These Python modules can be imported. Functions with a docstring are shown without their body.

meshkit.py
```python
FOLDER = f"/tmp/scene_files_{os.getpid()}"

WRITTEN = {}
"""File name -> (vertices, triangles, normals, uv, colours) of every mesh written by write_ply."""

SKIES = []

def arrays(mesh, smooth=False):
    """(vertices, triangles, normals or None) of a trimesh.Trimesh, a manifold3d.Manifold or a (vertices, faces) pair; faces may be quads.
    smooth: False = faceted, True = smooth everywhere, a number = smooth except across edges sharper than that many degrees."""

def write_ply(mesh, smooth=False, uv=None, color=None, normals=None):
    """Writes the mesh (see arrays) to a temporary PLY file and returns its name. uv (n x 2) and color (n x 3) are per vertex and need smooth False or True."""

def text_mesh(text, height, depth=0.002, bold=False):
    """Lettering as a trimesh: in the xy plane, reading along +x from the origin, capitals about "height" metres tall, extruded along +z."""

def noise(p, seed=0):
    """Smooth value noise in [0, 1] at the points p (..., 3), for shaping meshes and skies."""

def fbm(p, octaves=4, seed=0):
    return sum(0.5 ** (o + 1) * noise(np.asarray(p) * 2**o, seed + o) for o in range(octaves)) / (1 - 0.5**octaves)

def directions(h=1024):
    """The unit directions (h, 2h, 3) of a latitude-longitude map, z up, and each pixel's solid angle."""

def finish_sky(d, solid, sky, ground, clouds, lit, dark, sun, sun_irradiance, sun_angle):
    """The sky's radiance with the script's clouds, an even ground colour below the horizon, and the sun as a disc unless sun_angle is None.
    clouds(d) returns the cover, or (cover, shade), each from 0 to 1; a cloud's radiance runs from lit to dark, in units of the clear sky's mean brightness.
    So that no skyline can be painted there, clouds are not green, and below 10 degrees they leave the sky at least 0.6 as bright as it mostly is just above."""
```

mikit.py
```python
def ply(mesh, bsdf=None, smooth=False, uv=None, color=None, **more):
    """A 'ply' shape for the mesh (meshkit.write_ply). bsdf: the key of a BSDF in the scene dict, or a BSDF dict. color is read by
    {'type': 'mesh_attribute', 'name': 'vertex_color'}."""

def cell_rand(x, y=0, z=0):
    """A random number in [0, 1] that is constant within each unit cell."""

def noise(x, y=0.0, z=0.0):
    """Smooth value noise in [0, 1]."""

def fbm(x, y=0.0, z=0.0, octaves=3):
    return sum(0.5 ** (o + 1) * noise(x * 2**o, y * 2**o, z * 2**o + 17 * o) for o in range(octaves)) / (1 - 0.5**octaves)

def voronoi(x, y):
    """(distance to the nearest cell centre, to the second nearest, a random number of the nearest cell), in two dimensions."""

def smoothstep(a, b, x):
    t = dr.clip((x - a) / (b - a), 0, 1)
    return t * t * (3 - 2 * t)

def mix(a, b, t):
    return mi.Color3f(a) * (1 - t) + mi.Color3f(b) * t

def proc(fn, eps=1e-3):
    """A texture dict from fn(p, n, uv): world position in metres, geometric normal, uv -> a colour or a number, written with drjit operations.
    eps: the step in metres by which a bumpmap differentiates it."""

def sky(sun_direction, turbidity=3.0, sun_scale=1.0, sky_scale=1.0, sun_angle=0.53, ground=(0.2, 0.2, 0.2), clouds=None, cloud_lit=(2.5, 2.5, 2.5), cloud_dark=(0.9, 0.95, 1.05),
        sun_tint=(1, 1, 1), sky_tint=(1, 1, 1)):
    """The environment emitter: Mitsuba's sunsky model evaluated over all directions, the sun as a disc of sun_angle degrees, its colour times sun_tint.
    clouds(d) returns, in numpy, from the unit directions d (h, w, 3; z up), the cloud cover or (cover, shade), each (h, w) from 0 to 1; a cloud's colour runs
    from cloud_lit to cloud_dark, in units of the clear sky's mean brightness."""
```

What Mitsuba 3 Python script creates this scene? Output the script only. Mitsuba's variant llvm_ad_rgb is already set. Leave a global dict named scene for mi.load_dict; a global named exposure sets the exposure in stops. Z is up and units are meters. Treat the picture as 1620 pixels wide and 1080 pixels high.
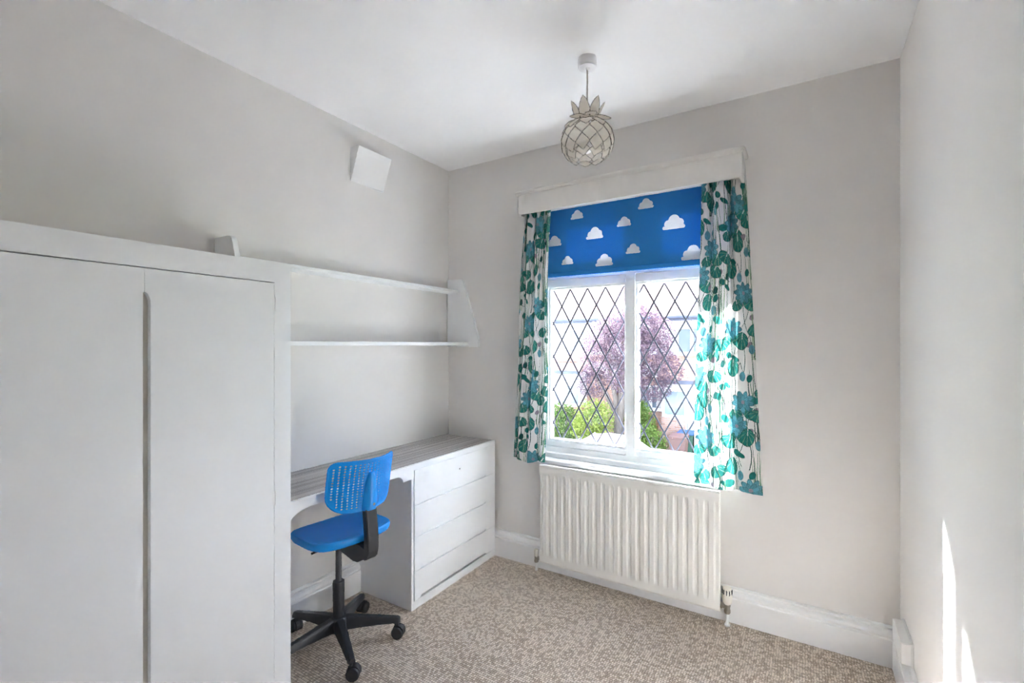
import math, random
import numpy as np, trimesh, manifold3d as m3
import mitsuba as mi, drjit as dr
import mikit, meshkit
from mikit import ply, proc, noise, fbm, smoothstep, mix, cell_rand
from shapely.geometry import Polygon, box as sbox, Point
from shapely import affinity
import shapely

T = mi.ScalarTransform4f
scene, labels = {}, {}
rng = np.random.default_rng(7)

# ------------------------------------------------------------------ camera, sky, exposure
YAW = math.radians(31.98)
EYE = [0.0, 0.0, 1.40]
scene['camera'] = {'type': 'perspective', 'fov': 2 * math.degrees(math.atan(810 / 745.0)), 'fov_axis': 'x', 'near_clip': 0.02, 'far_clip': 500.0,
                   'principal_point_offset_y': -5.5 / 1080,
                   'to_world': T().look_at(origin=EYE, target=[-math.sin(YAW), math.cos(YAW), 1.40], up=[0, 0, 1])}
exposure = 5.84


def cloud_cover(d):
    n = meshkit.fbm(d * np.array([3.0, 3.0, 6.0]) + 11.0, 5, 3)
    c = np.clip((n - 0.36) / 0.22, 0, 1)
    return c * 0.9, np.clip((n - 0.5) / 0.3, 0, 1) * 0.35


scene['sky'] = mikit.sky((-1.19, 1.0, 1.0), turbidity=3.5, sun_scale=1.8, sky_scale=1.05, sun_angle=1.5, ground=(0.25, 0.24, 0.22), sun_tint=(0.82, 1.08, 1.68), sky_tint=(1.0, 1.08, 1.25),
                         clouds=cloud_cover, cloud_lit=(1.2, 1.2, 1.2), cloud_dark=(0.9, 0.92, 0.95))

# room, metres. Camera stands at x=0, y=0; window wall at y=WY
WX0, WX1, WY, WYF, HZ = -2.178, 0.347, 2.63, -0.80, 2.647


# ------------------------------------------------------------------ helpers
def S(r, g, b):
    return [((c / 255) / 12.92 if c / 255 < 0.04045 else ((c / 255 + 0.055) / 1.055) ** 2.4) for c in (r, g, b)]


def rgb(v):
    return {'type': 'rgb', 'value': list(map(float, v))}


def mat(key, col, rough=0.5, spec=0.5, **kw):
    scene[key] = {'type': 'twosided', 'b': {'type': 'principled', 'base_color': col if isinstance(col, dict) else rgb(col), 'roughness': rough, 'specular': spec, **kw}}
    return key


def diffuse(key, col):
    scene[key] = {'type': 'twosided', 'b': {'type': 'diffuse', 'reflectance': col if isinstance(col, dict) else rgb(col)}}
    return key


_used = {}


def num(key):
    """key, key_001, key_002 ..."""
    n = _used.get(key, 0)
    _used[key] = n + 1
    return key if n == 0 else f'{key}_{n:03d}'


def lab(key, label=None, cat=None, group=None, kind=None):
    d = labels.setdefault(key, {})
    for k, v in (('label', label), ('category', cat), ('group', group), ('kind', kind)):
        if v:
            d[k] = v
    return key


def put(key, mesh, bsdf, smooth=30, label=None, **kw):
    key = num(key)
    scene[key] = ply(mesh, bsdf, smooth, **kw)
    if label:
        lab(key, label)
    return key


def putd(key, d, label=None):
    key = num(key)
    scene[key] = d
    if label:
        lab(key, label)
    return key


def thing(name, label, cat, group=None):
    return lab(num(name), label, cat, group)


def bx(x0, x1, y0, y1, z0, z1, c=0.0015):
    c = min(c, 0.45 * min(x1 - x0, y1 - y0, z1 - z0))
    pts = []
    for x, sx in ((x0, 1), (x1, -1)):
        for y, sy in ((y0, 1), (y1, -1)):
            for z, sz in ((z0, 1), (z1, -1)):
                if c <= 0:
                    pts.append((x, y, z))
                else:
                    pts += [(x, y + sy * c, z + sz * c), (x + sx * c, y, z + sz * c), (x + sx * c, y + sy * c, z)]
    return trimesh.convex.convex_hull(np.array(pts)) if c > 0 else trimesh.creation.box(bounds=[[x0, y0, z0], [x1, y1, z1]])


def cat(*ms):
    return trimesh.util.concatenate([m for m in ms])


def ext(poly, h):
    return trimesh.creation.extrude_polygon(poly, h, engine='earcut')


def ext_x(poly, x0, x1):
    """polygon in (y, z), extruded along x"""
    m = ext(poly, x1 - x0)
    v = m.vertices
    return trimesh.Trimesh(np.c_[v[:, 2] + x0, v[:, 0], v[:, 1]], m.faces, process=False)


def ext_y(poly, y0, y1):
    """polygon in (x, z), extruded along y"""
    m = ext(poly, y1 - y0)
    v = m.vertices
    return trimesh.Trimesh(np.c_[v[:, 0], y1 - v[:, 2], v[:, 1]], m.faces, process=False)


def cyl(p0, p1, r0, r1=None, n=20, cap=True):
    r1 = r0 if r1 is None else r1
    p0, p1 = np.array(p0, float), np.array(p1, float)
    d = (p1 - p0) / np.linalg.norm(p1 - p0)
    a = np.cross(d, [0, 0, 1] if abs(d[2]) < 0.9 else [1, 0, 0]); a /= np.linalg.norm(a)
    b = np.cross(d, a)
    t = np.linspace(0, 2 * np.pi, n, endpoint=False)
    ring = np.cos(t)[:, None] * a + np.sin(t)[:, None] * b
    v = np.vstack([p0 + ring * r0, p1 + ring * r1, [p0], [p1]])
    i = np.arange(n); j = (i + 1) % n
    f = [np.c_[i, j, j + n], np.c_[i, j + n, i + n]]
    if cap:
        f += [np.c_[j, i, i * 0 + 2 * n], np.c_[i + n, j + n, i * 0 + 2 * n + 1]]
    m = trimesh.Trimesh(v, np.vstack(f), process=False)
    if m.volume < 0:
        m.invert()
    return m


def lathe(prof, c=(0, 0, 0), n=40):
    m = trimesh.creation.revolve(np.array(prof, float), sections=n)
    if m.volume < 0:
        m.invert()
    m.apply_translation(c)
    return m


def tube(path, r, n=8):
    p = np.array(path, float)
    r = np.broadcast_to(r, (len(p),))
    t = np.gradient(p, axis=0); t /= np.linalg.norm(t, axis=1, keepdims=True) + 1e-12
    up = np.array([0, 0, 1.0]) if abs(t[:, 2]).mean() < 0.8 else np.array([1.0, 0, 0])
    a = np.cross(t, up); a /= np.linalg.norm(a, axis=1, keepdims=True) + 1e-12
    b = np.cross(t, a)
    ang = np.arange(n) * 2 * np.pi / n
    v = p[:, None] + r[:, None, None] * (np.cos(ang)[None, :, None] * a[:, None] + np.sin(ang)[None, :, None] * b[:, None])
    k = len(p)
    i, j = np.meshgrid(np.arange(k - 1), np.arange(n), indexing='ij')
    q = np.stack([i * n + j, i * n + (j + 1) % n, (i + 1) * n + (j + 1) % n, (i + 1) * n + j], -1).reshape(-1, 4)
    f = np.vstack([q[:, [0, 1, 2]], q[:, [0, 2, 3]]])
    v = np.vstack([v.reshape(-1, 3), p[:1], p[-1:]])
    jj = np.arange(n)
    f = np.vstack([f, np.c_[(jj + 1) % n, jj, jj * 0 + k * n], np.c_[(k - 1) * n + jj, (k - 1) * n + (jj + 1) % n, jj * 0 + k * n + 1]])
    m = trimesh.Trimesh(v, f, process=False)
    if m.volume < 0:
        m.invert()
    return m


def hull(spheres, n=1):
    """convex hull of (x, y, z, r) balls"""
    s = trimesh.creation.icosphere(subdivisions=n)
    return trimesh.convex.convex_hull(np.vstack([s.vertices * r + np.array([x, y, z]) for x, y, z, r in spheres]))


def grid_mesh(P, flip=False):
    """P (n, m, 3) -> mesh"""
    n, m = P.shape[:2]
    i, j = np.meshgrid(np.arange(n - 1), np.arange(m - 1), indexing='ij')
    q = np.stack([i * m + j, (i + 1) * m + j, (i + 1) * m + j + 1, i * m + j + 1], -1).reshape(-1, 4)
    if flip:
        q = q[:, ::-1]
    return trimesh.Trimesh(P.reshape(-1, 3), np.vstack([q[:, [0, 1, 2]], q[:, [0, 2, 3]]]), process=False)


def rrect(x0, y0, x1, y1, r, seg=6):
    return sbox(x0 + r, y0 + r, x1 - r, y1 - r).buffer(r, quad_segs=seg)


def xf(mesh, M):
    m = mesh.copy(); m.apply_transform(M); return m


def rotz(a, o=(0, 0, 0)):
    return trimesh.transformations.translation_matrix(o) @ trimesh.transformations.rotation_matrix(a, [0, 0, 1])


# ------------------------------------------------------------------ materials
def wall_col(base):
    base = np.array(base)

    def fn(p, n, uv):
        a = fbm(p.x * 3.1 + 3, p.y * 3.1, p.z * 3.1, 3)
        # fine hairline crack below the window's right corner, scuffs
        return mi.Color3f(*[float(c) for c in base]) * (0.97 + 0.06 * a)
    return proc(fn)


scene['wall_paint'] = {'type': 'twosided', 'b': {'type': 'bumpmap', 'arbitrary': proc(lambda p, n, uv: fbm(p.x * 60, p.y * 60, p.z * 60, 2) + 2.5 * fbm(p.x * 5, p.y * 5, p.z * 5, 2), 2e-3), 'scale': 0.0006,
                       'b': {'type': 'principled', 'base_color': wall_col((0.715, 0.695, 0.675)), 'roughness': 0.75, 'specular': 0.25}}}
mat('ceiling_paint', (0.87, 0.873, 0.88), 0.8, 0.2)
mat('white_gloss', (0.80, 0.80, 0.80), 0.38, 0.5)
mat('white_satin', (0.79, 0.785, 0.775), 0.45, 0.4)
mat('furniture_white', (0.79, 0.80, 0.81), 0.42, 0.4)
mat('furniture_inner', (0.66, 0.63, 0.58), 0.6, 0.3)
mat('upvc', (0.86, 0.87, 0.88), 0.3, 0.5)
mat('radiator_white', (0.80, 0.785, 0.75), 0.35, 0.5)
mat('rad_cream', (0.78, 0.75, 0.68), 0.4, 0.5)
mat('brass_dull', (0.36, 0.33, 0.28), 0.4, 0.5, metallic=0.8)
mat('black_plastic', (0.022, 0.024, 0.028), 0.42, 0.5)
mat('grey_plastic', (0.07, 0.07, 0.075), 0.5, 0.5)
mat('steel_screw', (0.30, 0.24, 0.2), 0.4, 0.5, metallic=0.6)
mat('blue_plastic', (0.005, 0.27, 0.76), 0.38, 0.5)
mat('dark_gap', (0.03, 0.03, 0.03), 0.8, 0.1)
mat('lead', (0.10, 0.10, 0.13), 0.5, 0.4)
mat('cord_grey', (0.42, 0.38, 0.34), 0.6, 0.3)
mat('wire_dark', (0.09, 0.065, 0.045), 0.5, 0.4, metallic=0.3)
mat('rose_white', (0.78, 0.77, 0.78), 0.35, 0.5)
scene['capiz'] = {'type': 'principledthin', 'base_color': proc(lambda p, n, uv: mix((0.76, 0.71, 0.62), (0.90, 0.87, 0.80), fbm(p.x * 55, p.y * 55, p.z * 40, 3))), 'roughness': 0.35, 'diff_trans': 0.8, 'eta': 1.5}
scene['glass'] = {'type': 'thindielectric', 'int_ior': 1.5}


def carpet(p, n, uv):
    # woven loops: rows along x 11 mm apart, loops 10 mm long
    r = (p.y + 0.0015 * noise(p.x * 9, p.y * 9)) / 0.011
    row = dr.floor(r)
    fy = r - row
    u = p.x / 0.0102 + 0.40 * cell_rand(row, 3, 1) + 0.25 * noise(p.x * 30, row * 3.7, 2)
    c = dr.floor(u)
    fx = u - c
    k = dr.sqrt(dr.maximum(dr.sin(fy * math.pi), 0)) * (0.25 + 0.75 * dr.sqrt(dr.maximum(dr.sin(fx * math.pi), 0)))
    return k, cell_rand(row, c, 5)


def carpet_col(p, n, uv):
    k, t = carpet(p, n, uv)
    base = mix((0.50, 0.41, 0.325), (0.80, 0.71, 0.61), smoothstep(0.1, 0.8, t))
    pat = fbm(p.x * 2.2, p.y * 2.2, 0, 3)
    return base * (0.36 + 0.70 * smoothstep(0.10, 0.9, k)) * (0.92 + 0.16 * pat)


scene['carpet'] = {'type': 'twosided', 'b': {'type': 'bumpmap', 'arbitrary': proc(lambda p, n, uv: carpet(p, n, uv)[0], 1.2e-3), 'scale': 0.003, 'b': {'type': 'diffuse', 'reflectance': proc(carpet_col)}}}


def laminate(p, n, uv):
    # grey driftwood laminate, grain along y
    w = p.x + 0.010 * fbm(p.y * 2.5, p.x * 9, 1, 3) + 0.004 * fbm(p.y * 9, p.x * 20, 4, 2)
    a = fbm(w * 190, p.y * 1.6, 0, 3)
    b = fbm(w * 60, p.y * 0.8, 7, 2)
    g = 0.55 * a + 0.45 * b
    return mix((0.27, 0.255, 0.25), (0.47, 0.45, 0.44), smoothstep(0.27, 0.73, g))


mat('laminate', proc(laminate), 0.5, 0.35)

# ------------------------------------------------------------------ room shell
floor_m = bx(WX0 - 0.1, WX1 + 0.1, WYF - 0.1, WY + 0.1, -0.12, 0.0, 0)
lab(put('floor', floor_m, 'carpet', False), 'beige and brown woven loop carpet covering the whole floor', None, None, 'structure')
lab(put('ceiling', bx(WX0 - 0.1, WX1 + 0.1, WYF - 0.1, WY + 0.3, HZ, HZ + 0.12, 0), 'ceiling_paint', False), 'plain white painted ceiling', None, None, 'structure')
lab(put('wall_left', bx(WX0 - 0.12, WX0, WYF - 0.1, WY + 0.05, 0.0, HZ, 0), 'wall_paint', False), 'long taupe painted wall behind wardrobe, shelves and desk', None, None, 'structure')
lab(put('wall_right', bx(WX1, WX1 + 0.12, WYF - 0.1, WY + 0.05, 0.0, HZ, 0), 'wall_paint', False), 'taupe painted wall at the right with streaks of sunlight', None, None, 'structure')
lab(put('wall_front', bx(WX0, WX1, WYF - 0.1, WYF, 0.0, HZ, 0), 'wall_paint', False), 'taupe painted wall behind the camera', None, None, 'structure')
# window wall with the opening
OX0, OX1, OZ0, OZ1 = -1.46, -0.345, 0.662, 2.30
wp = sbox(WX0 - 0.12, 0.0, WX1 + 0.12, HZ).difference(sbox(OX0, OZ0, OX1, OZ1))
lab(put('wall_back', ext_y(wp, WY, WY + 0.18), 'wall_paint', False), 'taupe painted wall around the window', None, None, 'structure')


# moulded skirting boards
SK = [(0, 0), (0.030, 0), (0.030, 0.118), (0.024, 0.123), (0.024, 0.128), (0.028, 0.134), (0.026, 0.143), (0.019, 0.150), (0.012, 0.155), (0.016, 0.160), (0.016, 0.167), (0.010, 0.172), (0, 0.172)]


def skirt(prof, axis, at, sgn, a0, a1):
    """profile (offset from wall, z) swept along axis"""
    P = Polygon([(at + sgn * o, z) for o, z in prof]).buffer(0)
    return ext_y(P, a0, a1) if axis == 'y' else ext_x(P, a0, a1)


lab(put('baseboard_back', skirt(SK, 'x', WY, -1, WX0, WX1), 'white_gloss', 40), 'tall moulded white skirting board along the window wall', None, None, 'structure')
lab(put('baseboard_left', skirt(SK, 'y', WX0, 1, WYF, WY - 0.03), 'white_gloss', 40), 'tall moulded white skirting board under the desk along the left wall', None, None, 'structure')
lab(put('baseboard_right', skirt(SK, 'y', WX1, -1, WYF, WY - 0.03), 'white_gloss', 40), 'moulded white skirting board along the right wall', None, None, 'structure')

# ------------------------------------------------------------------ window
win = lab(num('window_1'), 'white framed two-light casement window with diamond leaded panes', None, None, 'structure')
FY0, FY1 = 2.685, 2.755          # frame depth
GY = 2.73
GZ0, GZ1 = 0.800, 1.753          # clear glass of the casements
GL = (-1.392, -0.904)
GR = (-0.828, -0.405)
outer = sbox(OX0, 0.69, OX1, OZ1)
holes = [sbox(GL[0] - 0.040, 0.755, GL[1] + 0.012, 1.815), sbox(GR[0] - 0.012, 0.755, GR[1] + 0.040, 1.815), sbox(GL[0] - 0.030, 1.89, GL[1] + 0.010, 2.25), sbox(GR[0] - 0.010, 1.89, GR[1] + 0.030, 2.25)]
fr = outer
for h in holes:
    fr = fr.difference(h)
put(win + '__frame', ext_y(fr, FY0, FY1), 'upvc', 30)


def casement(g, hole, gz0=GZ0, gz1=GZ1):
    hx0, hz0, hx1, hz1 = hole.bounds
    ring = sbox(hx0, hz0, hx1, hz1).difference(sbox(g[0], gz0, g[1], gz1))
    inner = sbox(hx0 + 0.004, hz0 + 0.004, hx1 - 0.004, hz1 - 0.004)
    bead = sbox(g[0] - 0.014, gz0 - 0.014, g[1] + 0.014, gz1 + 0.014).difference(sbox(g[0], gz0, g[1], gz1))
    m = cat(ext_y(ring, FY0 + 0.012, FY1 - 0.004), ext_y(inner.difference(sbox(g[0] - 0.014, gz0 - 0.014, g[1] + 0.014, gz1 + 0.014)), FY0 + 0.004, FY0 + 0.0125))
    return m, ext_y(bead, FY0 + 0.014, GY - 0.004)


def leaded(cas, g, apex):
    """diamond panes and lead strips over the glass rectangle g; apex: x of a diamond's top corner at GZ1"""
    W, Hh = 0.1172, 0.2135
    rect = sbox(g[0], GZ0, g[1], GZ1)
    # panes
    for i in range(-2, 12):
        for j in range(-1, 11):
            cx = apex + (i - 6) * W + (0.5 * W if j % 2 else 0)
            cz = GZ1 - j * Hh / 2
            d = Polygon([(cx, cz + Hh / 2), (cx + W / 2, cz), (cx, cz - Hh / 2), (cx - W / 2, cz)]).intersection(rect)
            if d.area > 2e-5 and d.geom_type == 'Polygon':
                d = shapely.geometry.polygon.orient(d)
                xy = np.array(d.exterior.coords)[:-1]
                f = np.array([[0, k + 1, k] for k in range(1, len(xy) - 1)])
                put(cas + '__pane', trimesh.Trimesh(np.c_[xy[:, 0], np.full(len(xy), GY), xy[:, 1]], f, process=False), 'glass', False)
    # lead strips, both directions, inside and outside of the glass
    for sg in (1, -1):
        for k in range(-14, 24):
            x0 = apex + k * W
            a = np.array([x0, GZ1]); dirv = np.array([sg * W / 2, -Hh / 2])
            line = shapely.geometry.LineString([a - 3 * dirv, a + 30 * dirv]).intersection(rect)
            if line.length < 0.03:
                continue
            st = line.buffer(0.0038, cap_style='flat').intersection(rect)
            if st.is_empty or st.geom_type != 'Polygon':
                continue
            off = 0.0004 if sg > 0 else 0.0008
            put(cas + '__lead_strip', cat(ext_y(st, GY - 0.0016 - off, GY - 0.0004), ext_y(st, GY + 0.0004, GY + 0.0016 + off)), 'lead', 40)


for g, h, apex in ((GL, holes[0], -1.034), (GR, holes[1], -0.6835)):
    ck = num(win + '__casement')
    m, bead = casement(g, h)
    scene[ck] = ply(m, 'upvc', 30)
    put(ck + '__glazing_bead', bead, 'upvc', 30)
    leaded(ck, g, apex)
for g, h in ((GL, holes[2]), (GR, holes[3])):
    x0, z0, x1, z1 = h.bounds
    ck = num(win + '__top_light')
    m, bead = casement((x0 + 0.05, x1 - 0.05), h, z0 + 0.05, z1 - 0.05)
    scene[ck] = ply(cat(m, bead), 'upvc', 30)
    put(ck + '__pane', grid_mesh(np.array([[[x0 + 0.045, GY, z0 + 0.045], [x0 + 0.045, GY, z1 - 0.045]], [[x1 - 0.045, GY, z0 + 0.045], [x1 - 0.045, GY, z1 - 0.045]]])), 'glass', False)
# window board (sill) and its stepped nosing under the frame
sill = cat(bx(OX0 - 0.03, OX1 + 0.03, WY - 0.042, WY + 0.001, 0.664, 0.690, 0.006), bx(OX0 + 0.001, OX1 - 0.001, WY, 2.76, 0.664, 0.690, 0.001))
lab(put('window_sill', sill, 'white_gloss', 35), 'white painted window board above the radiator', 'window sill')
put('window_sill__step', bx(OX0 + 0.004, OX1 - 0.004, 2.655, FY0, 0.690, 0.722, 0.004), 'white_gloss', 35)
latch = cat(bx(-0.905, -0.845, FY0 - 0.006, FY0, 1.832, 1.852, 0.002), bx(-0.89, -0.86, FY0 - 0.014, FY0 - 0.005, 1.834, 1.850, 0.003))
put(win + '__latch', latch, 'rose_white', 35)

# ------------------------------------------------------------------ roller blind
CL = [(-1.345, 2.030, 1.25), (-1.075, 2.045, 1.35), (-0.895, 2.095, 1.05), (-0.615, 2.045, 1.5), (-1.255, 1.905, 1.0), (-1.015, 1.878, 1.35), (-0.842, 1.932, 1.05), (-0.515, 1.868, 1.5), (-1.190, 2.178, 1.05), (-0.768, 2.178, 1.1), (-0.40, 2.13, 1.2)]


def cloud_fn(p, n, uv):
    d = mi.Float(1.0)
    for cx, cz, s in CL:
        x, z = (p.x - cx) / s, (p.z - cz) / s
        for bx_, bz_, r in ((-0.020, 0.014, 0.014), (0.001, 0.026, 0.020), (0.021, 0.015, 0.015), (0.0, 0.012, 0.018)):
            d = dr.minimum(d, dr.sqrt(dr.square(x - bx_) + dr.square(z - bz_)) - r)
        ex = dr.maximum(dr.abs(x) - 0.034, 0)
        d = dr.minimum(d, dr.sqrt(ex * ex + z * z) - 0.0065)
    m = smoothstep(0.0008, -0.0008, d)
    weave = 0.96 + 0.08 * noise(p.x * 900, p.z * 900)
    return mix((0.045, 0.235, 0.56), (0.74, 0.75, 0.77), m) * weave


scene['blind_fabric'] = {'type': 'principledthin', 'base_color': proc(cloud_fn), 'roughness': 0.8, 'diff_trans': 0.25}
BX0, BX1 = -1.425, -0.375
bl = thing('roller_blind', 'blue roller blind printed with white clouds, half lowered in the window', 'blind')
put(bl + '__fabric', bx(BX0, BX1, 2.657, 2.6585, 1.853, 2.245, 0), 'blind_fabric', False)
put(bl + '__roller', cyl((BX0 - 0.01, 2.66, 2.265), (BX1 + 0.01, 2.66, 2.265), 0.022), 'rose_white', 40)
mat('blind_plain', (0.03, 0.215, 0.56), 0.8, 0.2)
put(bl + '__bottom_hem', cat(bx(BX0, BX1, 2.653, 2.661, 1.826, 1.853, 0.003), bx(BX0, BX1, 2.6525, 2.6615, 1.8515, 1.8545, 0.001)), 'blind_plain', 30, 'plain blue hem with a weighted bar')

# ------------------------------------------------------------------ pelmet
scene['pelmet_cloth'] = {'type': 'twosided', 'b': {'type': 'diffuse', 'reflectance': proc(lambda p, n, uv: mix((0.72, 0.70, 0.67), (0.79, 0.77, 0.74), fbm(p.x * 25, p.y * 25, p.z * 6, 2)))}}
PX0, PX1, PY, PZ0, PZ1 = -1.524, -0.262, 2.508, 2.210, 2.336
pel = thing('pelmet', 'gathered cream fabric pelmet with twisted braid above the curtains', 'pelmet')
path = [(PX0, WY - 0.002), (PX0, PY + 0.004), (PX0 + 0.004, PY), (PX1 - 0.004, PY), (PX1, PY + 0.004), (PX1, WY - 0.002)]
ls = shapely.geometry.LineString(path)
nn = 700
sd = np.linspace(0, ls.length, nn)
pts = np.array([ls.interpolate(s).coords[0] for s in sd])
tan = np.gradient(pts, axis=0); tan /= np.linalg.norm(tan, axis=1, keepdims=True)
nor = np.c_[tan[:, 1], -tan[:, 0]]                       # outwards, into the room
zz = np.linspace(PZ0, PZ1, 30)
P = np.zeros((nn, len(zz), 3))
for k, z in enumerate(zz):
    q = np.c_[sd * 62 + 1.3 * math.sin(k * 0.12), np.full(nn, k * 0.07), np.zeros(nn)]
    fold = meshkit.fbm(q, 3, 5)
    q2 = np.c_[sd * 9 + k * 0.035, np.full(nn, k * 0.05), np.zeros(nn) + 9]
    big = np.clip((meshkit.noise(q2, 8) - 0.55) * 3, 0, 1)
    d = 0.0016 * (fold - 0.5) + 0.0035 * big * np.sin(sd * 70 + k * 0.10) + 0.0015
    if k == 0:
        d = d * 0.3
    P[:, k, :2] = pts + nor * d[:, None]
    P[:, k, 2] = z
back = P.copy(); back[..., 0:2] = (pts - nor * 0.012)[:, None, :]
face = grid_mesh(P)
inner = grid_mesh(back[::60], True)
bot = grid_mesh(np.stack([back[:, 0], P[:, 0]], 1), False)
put(pel + '__gathered_front', cat(face, inner, bot), 'pelmet_cloth', True)
put(pel + '__top_board', bx(PX0 + 0.003, PX1 - 0.003, PY + 0.002, WY, PZ1 - 0.004, PZ1 + 0.012, 0.002), 'pelmet_cloth', 30)
ls2 = shapely.geometry.LineString([(PX0 - 0.006, WY - 0.002), (PX0 - 0.006, PY - 0.006), (PX1 + 0.006, PY - 0.006), (PX1 + 0.006, WY - 0.002)])
sb = np.linspace(0, ls2.length, 620)
pb = np.array([ls2.interpolate(s).coords[0] for s in sb])
braid = []
for ph in (0, 2 * np.pi / 3, 4 * np.pi / 3):
    w = sb * 2 * np.pi / 0.032 + ph
    tb = np.gradient(pb, axis=0); tb /= np.linalg.norm(tb, axis=1, keepdims=True); nb = np.c_[tb[:, 1], -tb[:, 0]]
    path3 = np.c_[pb + nb * (0.0055 * np.cos(w))[:, None], PZ1 + 0.004 + 0.0085 * np.sin(w)]
    braid.append(tube(path3, 0.0062, 6))
put(pel + '__braid', cat(*braid), 'pelmet_cloth', True)


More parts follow.
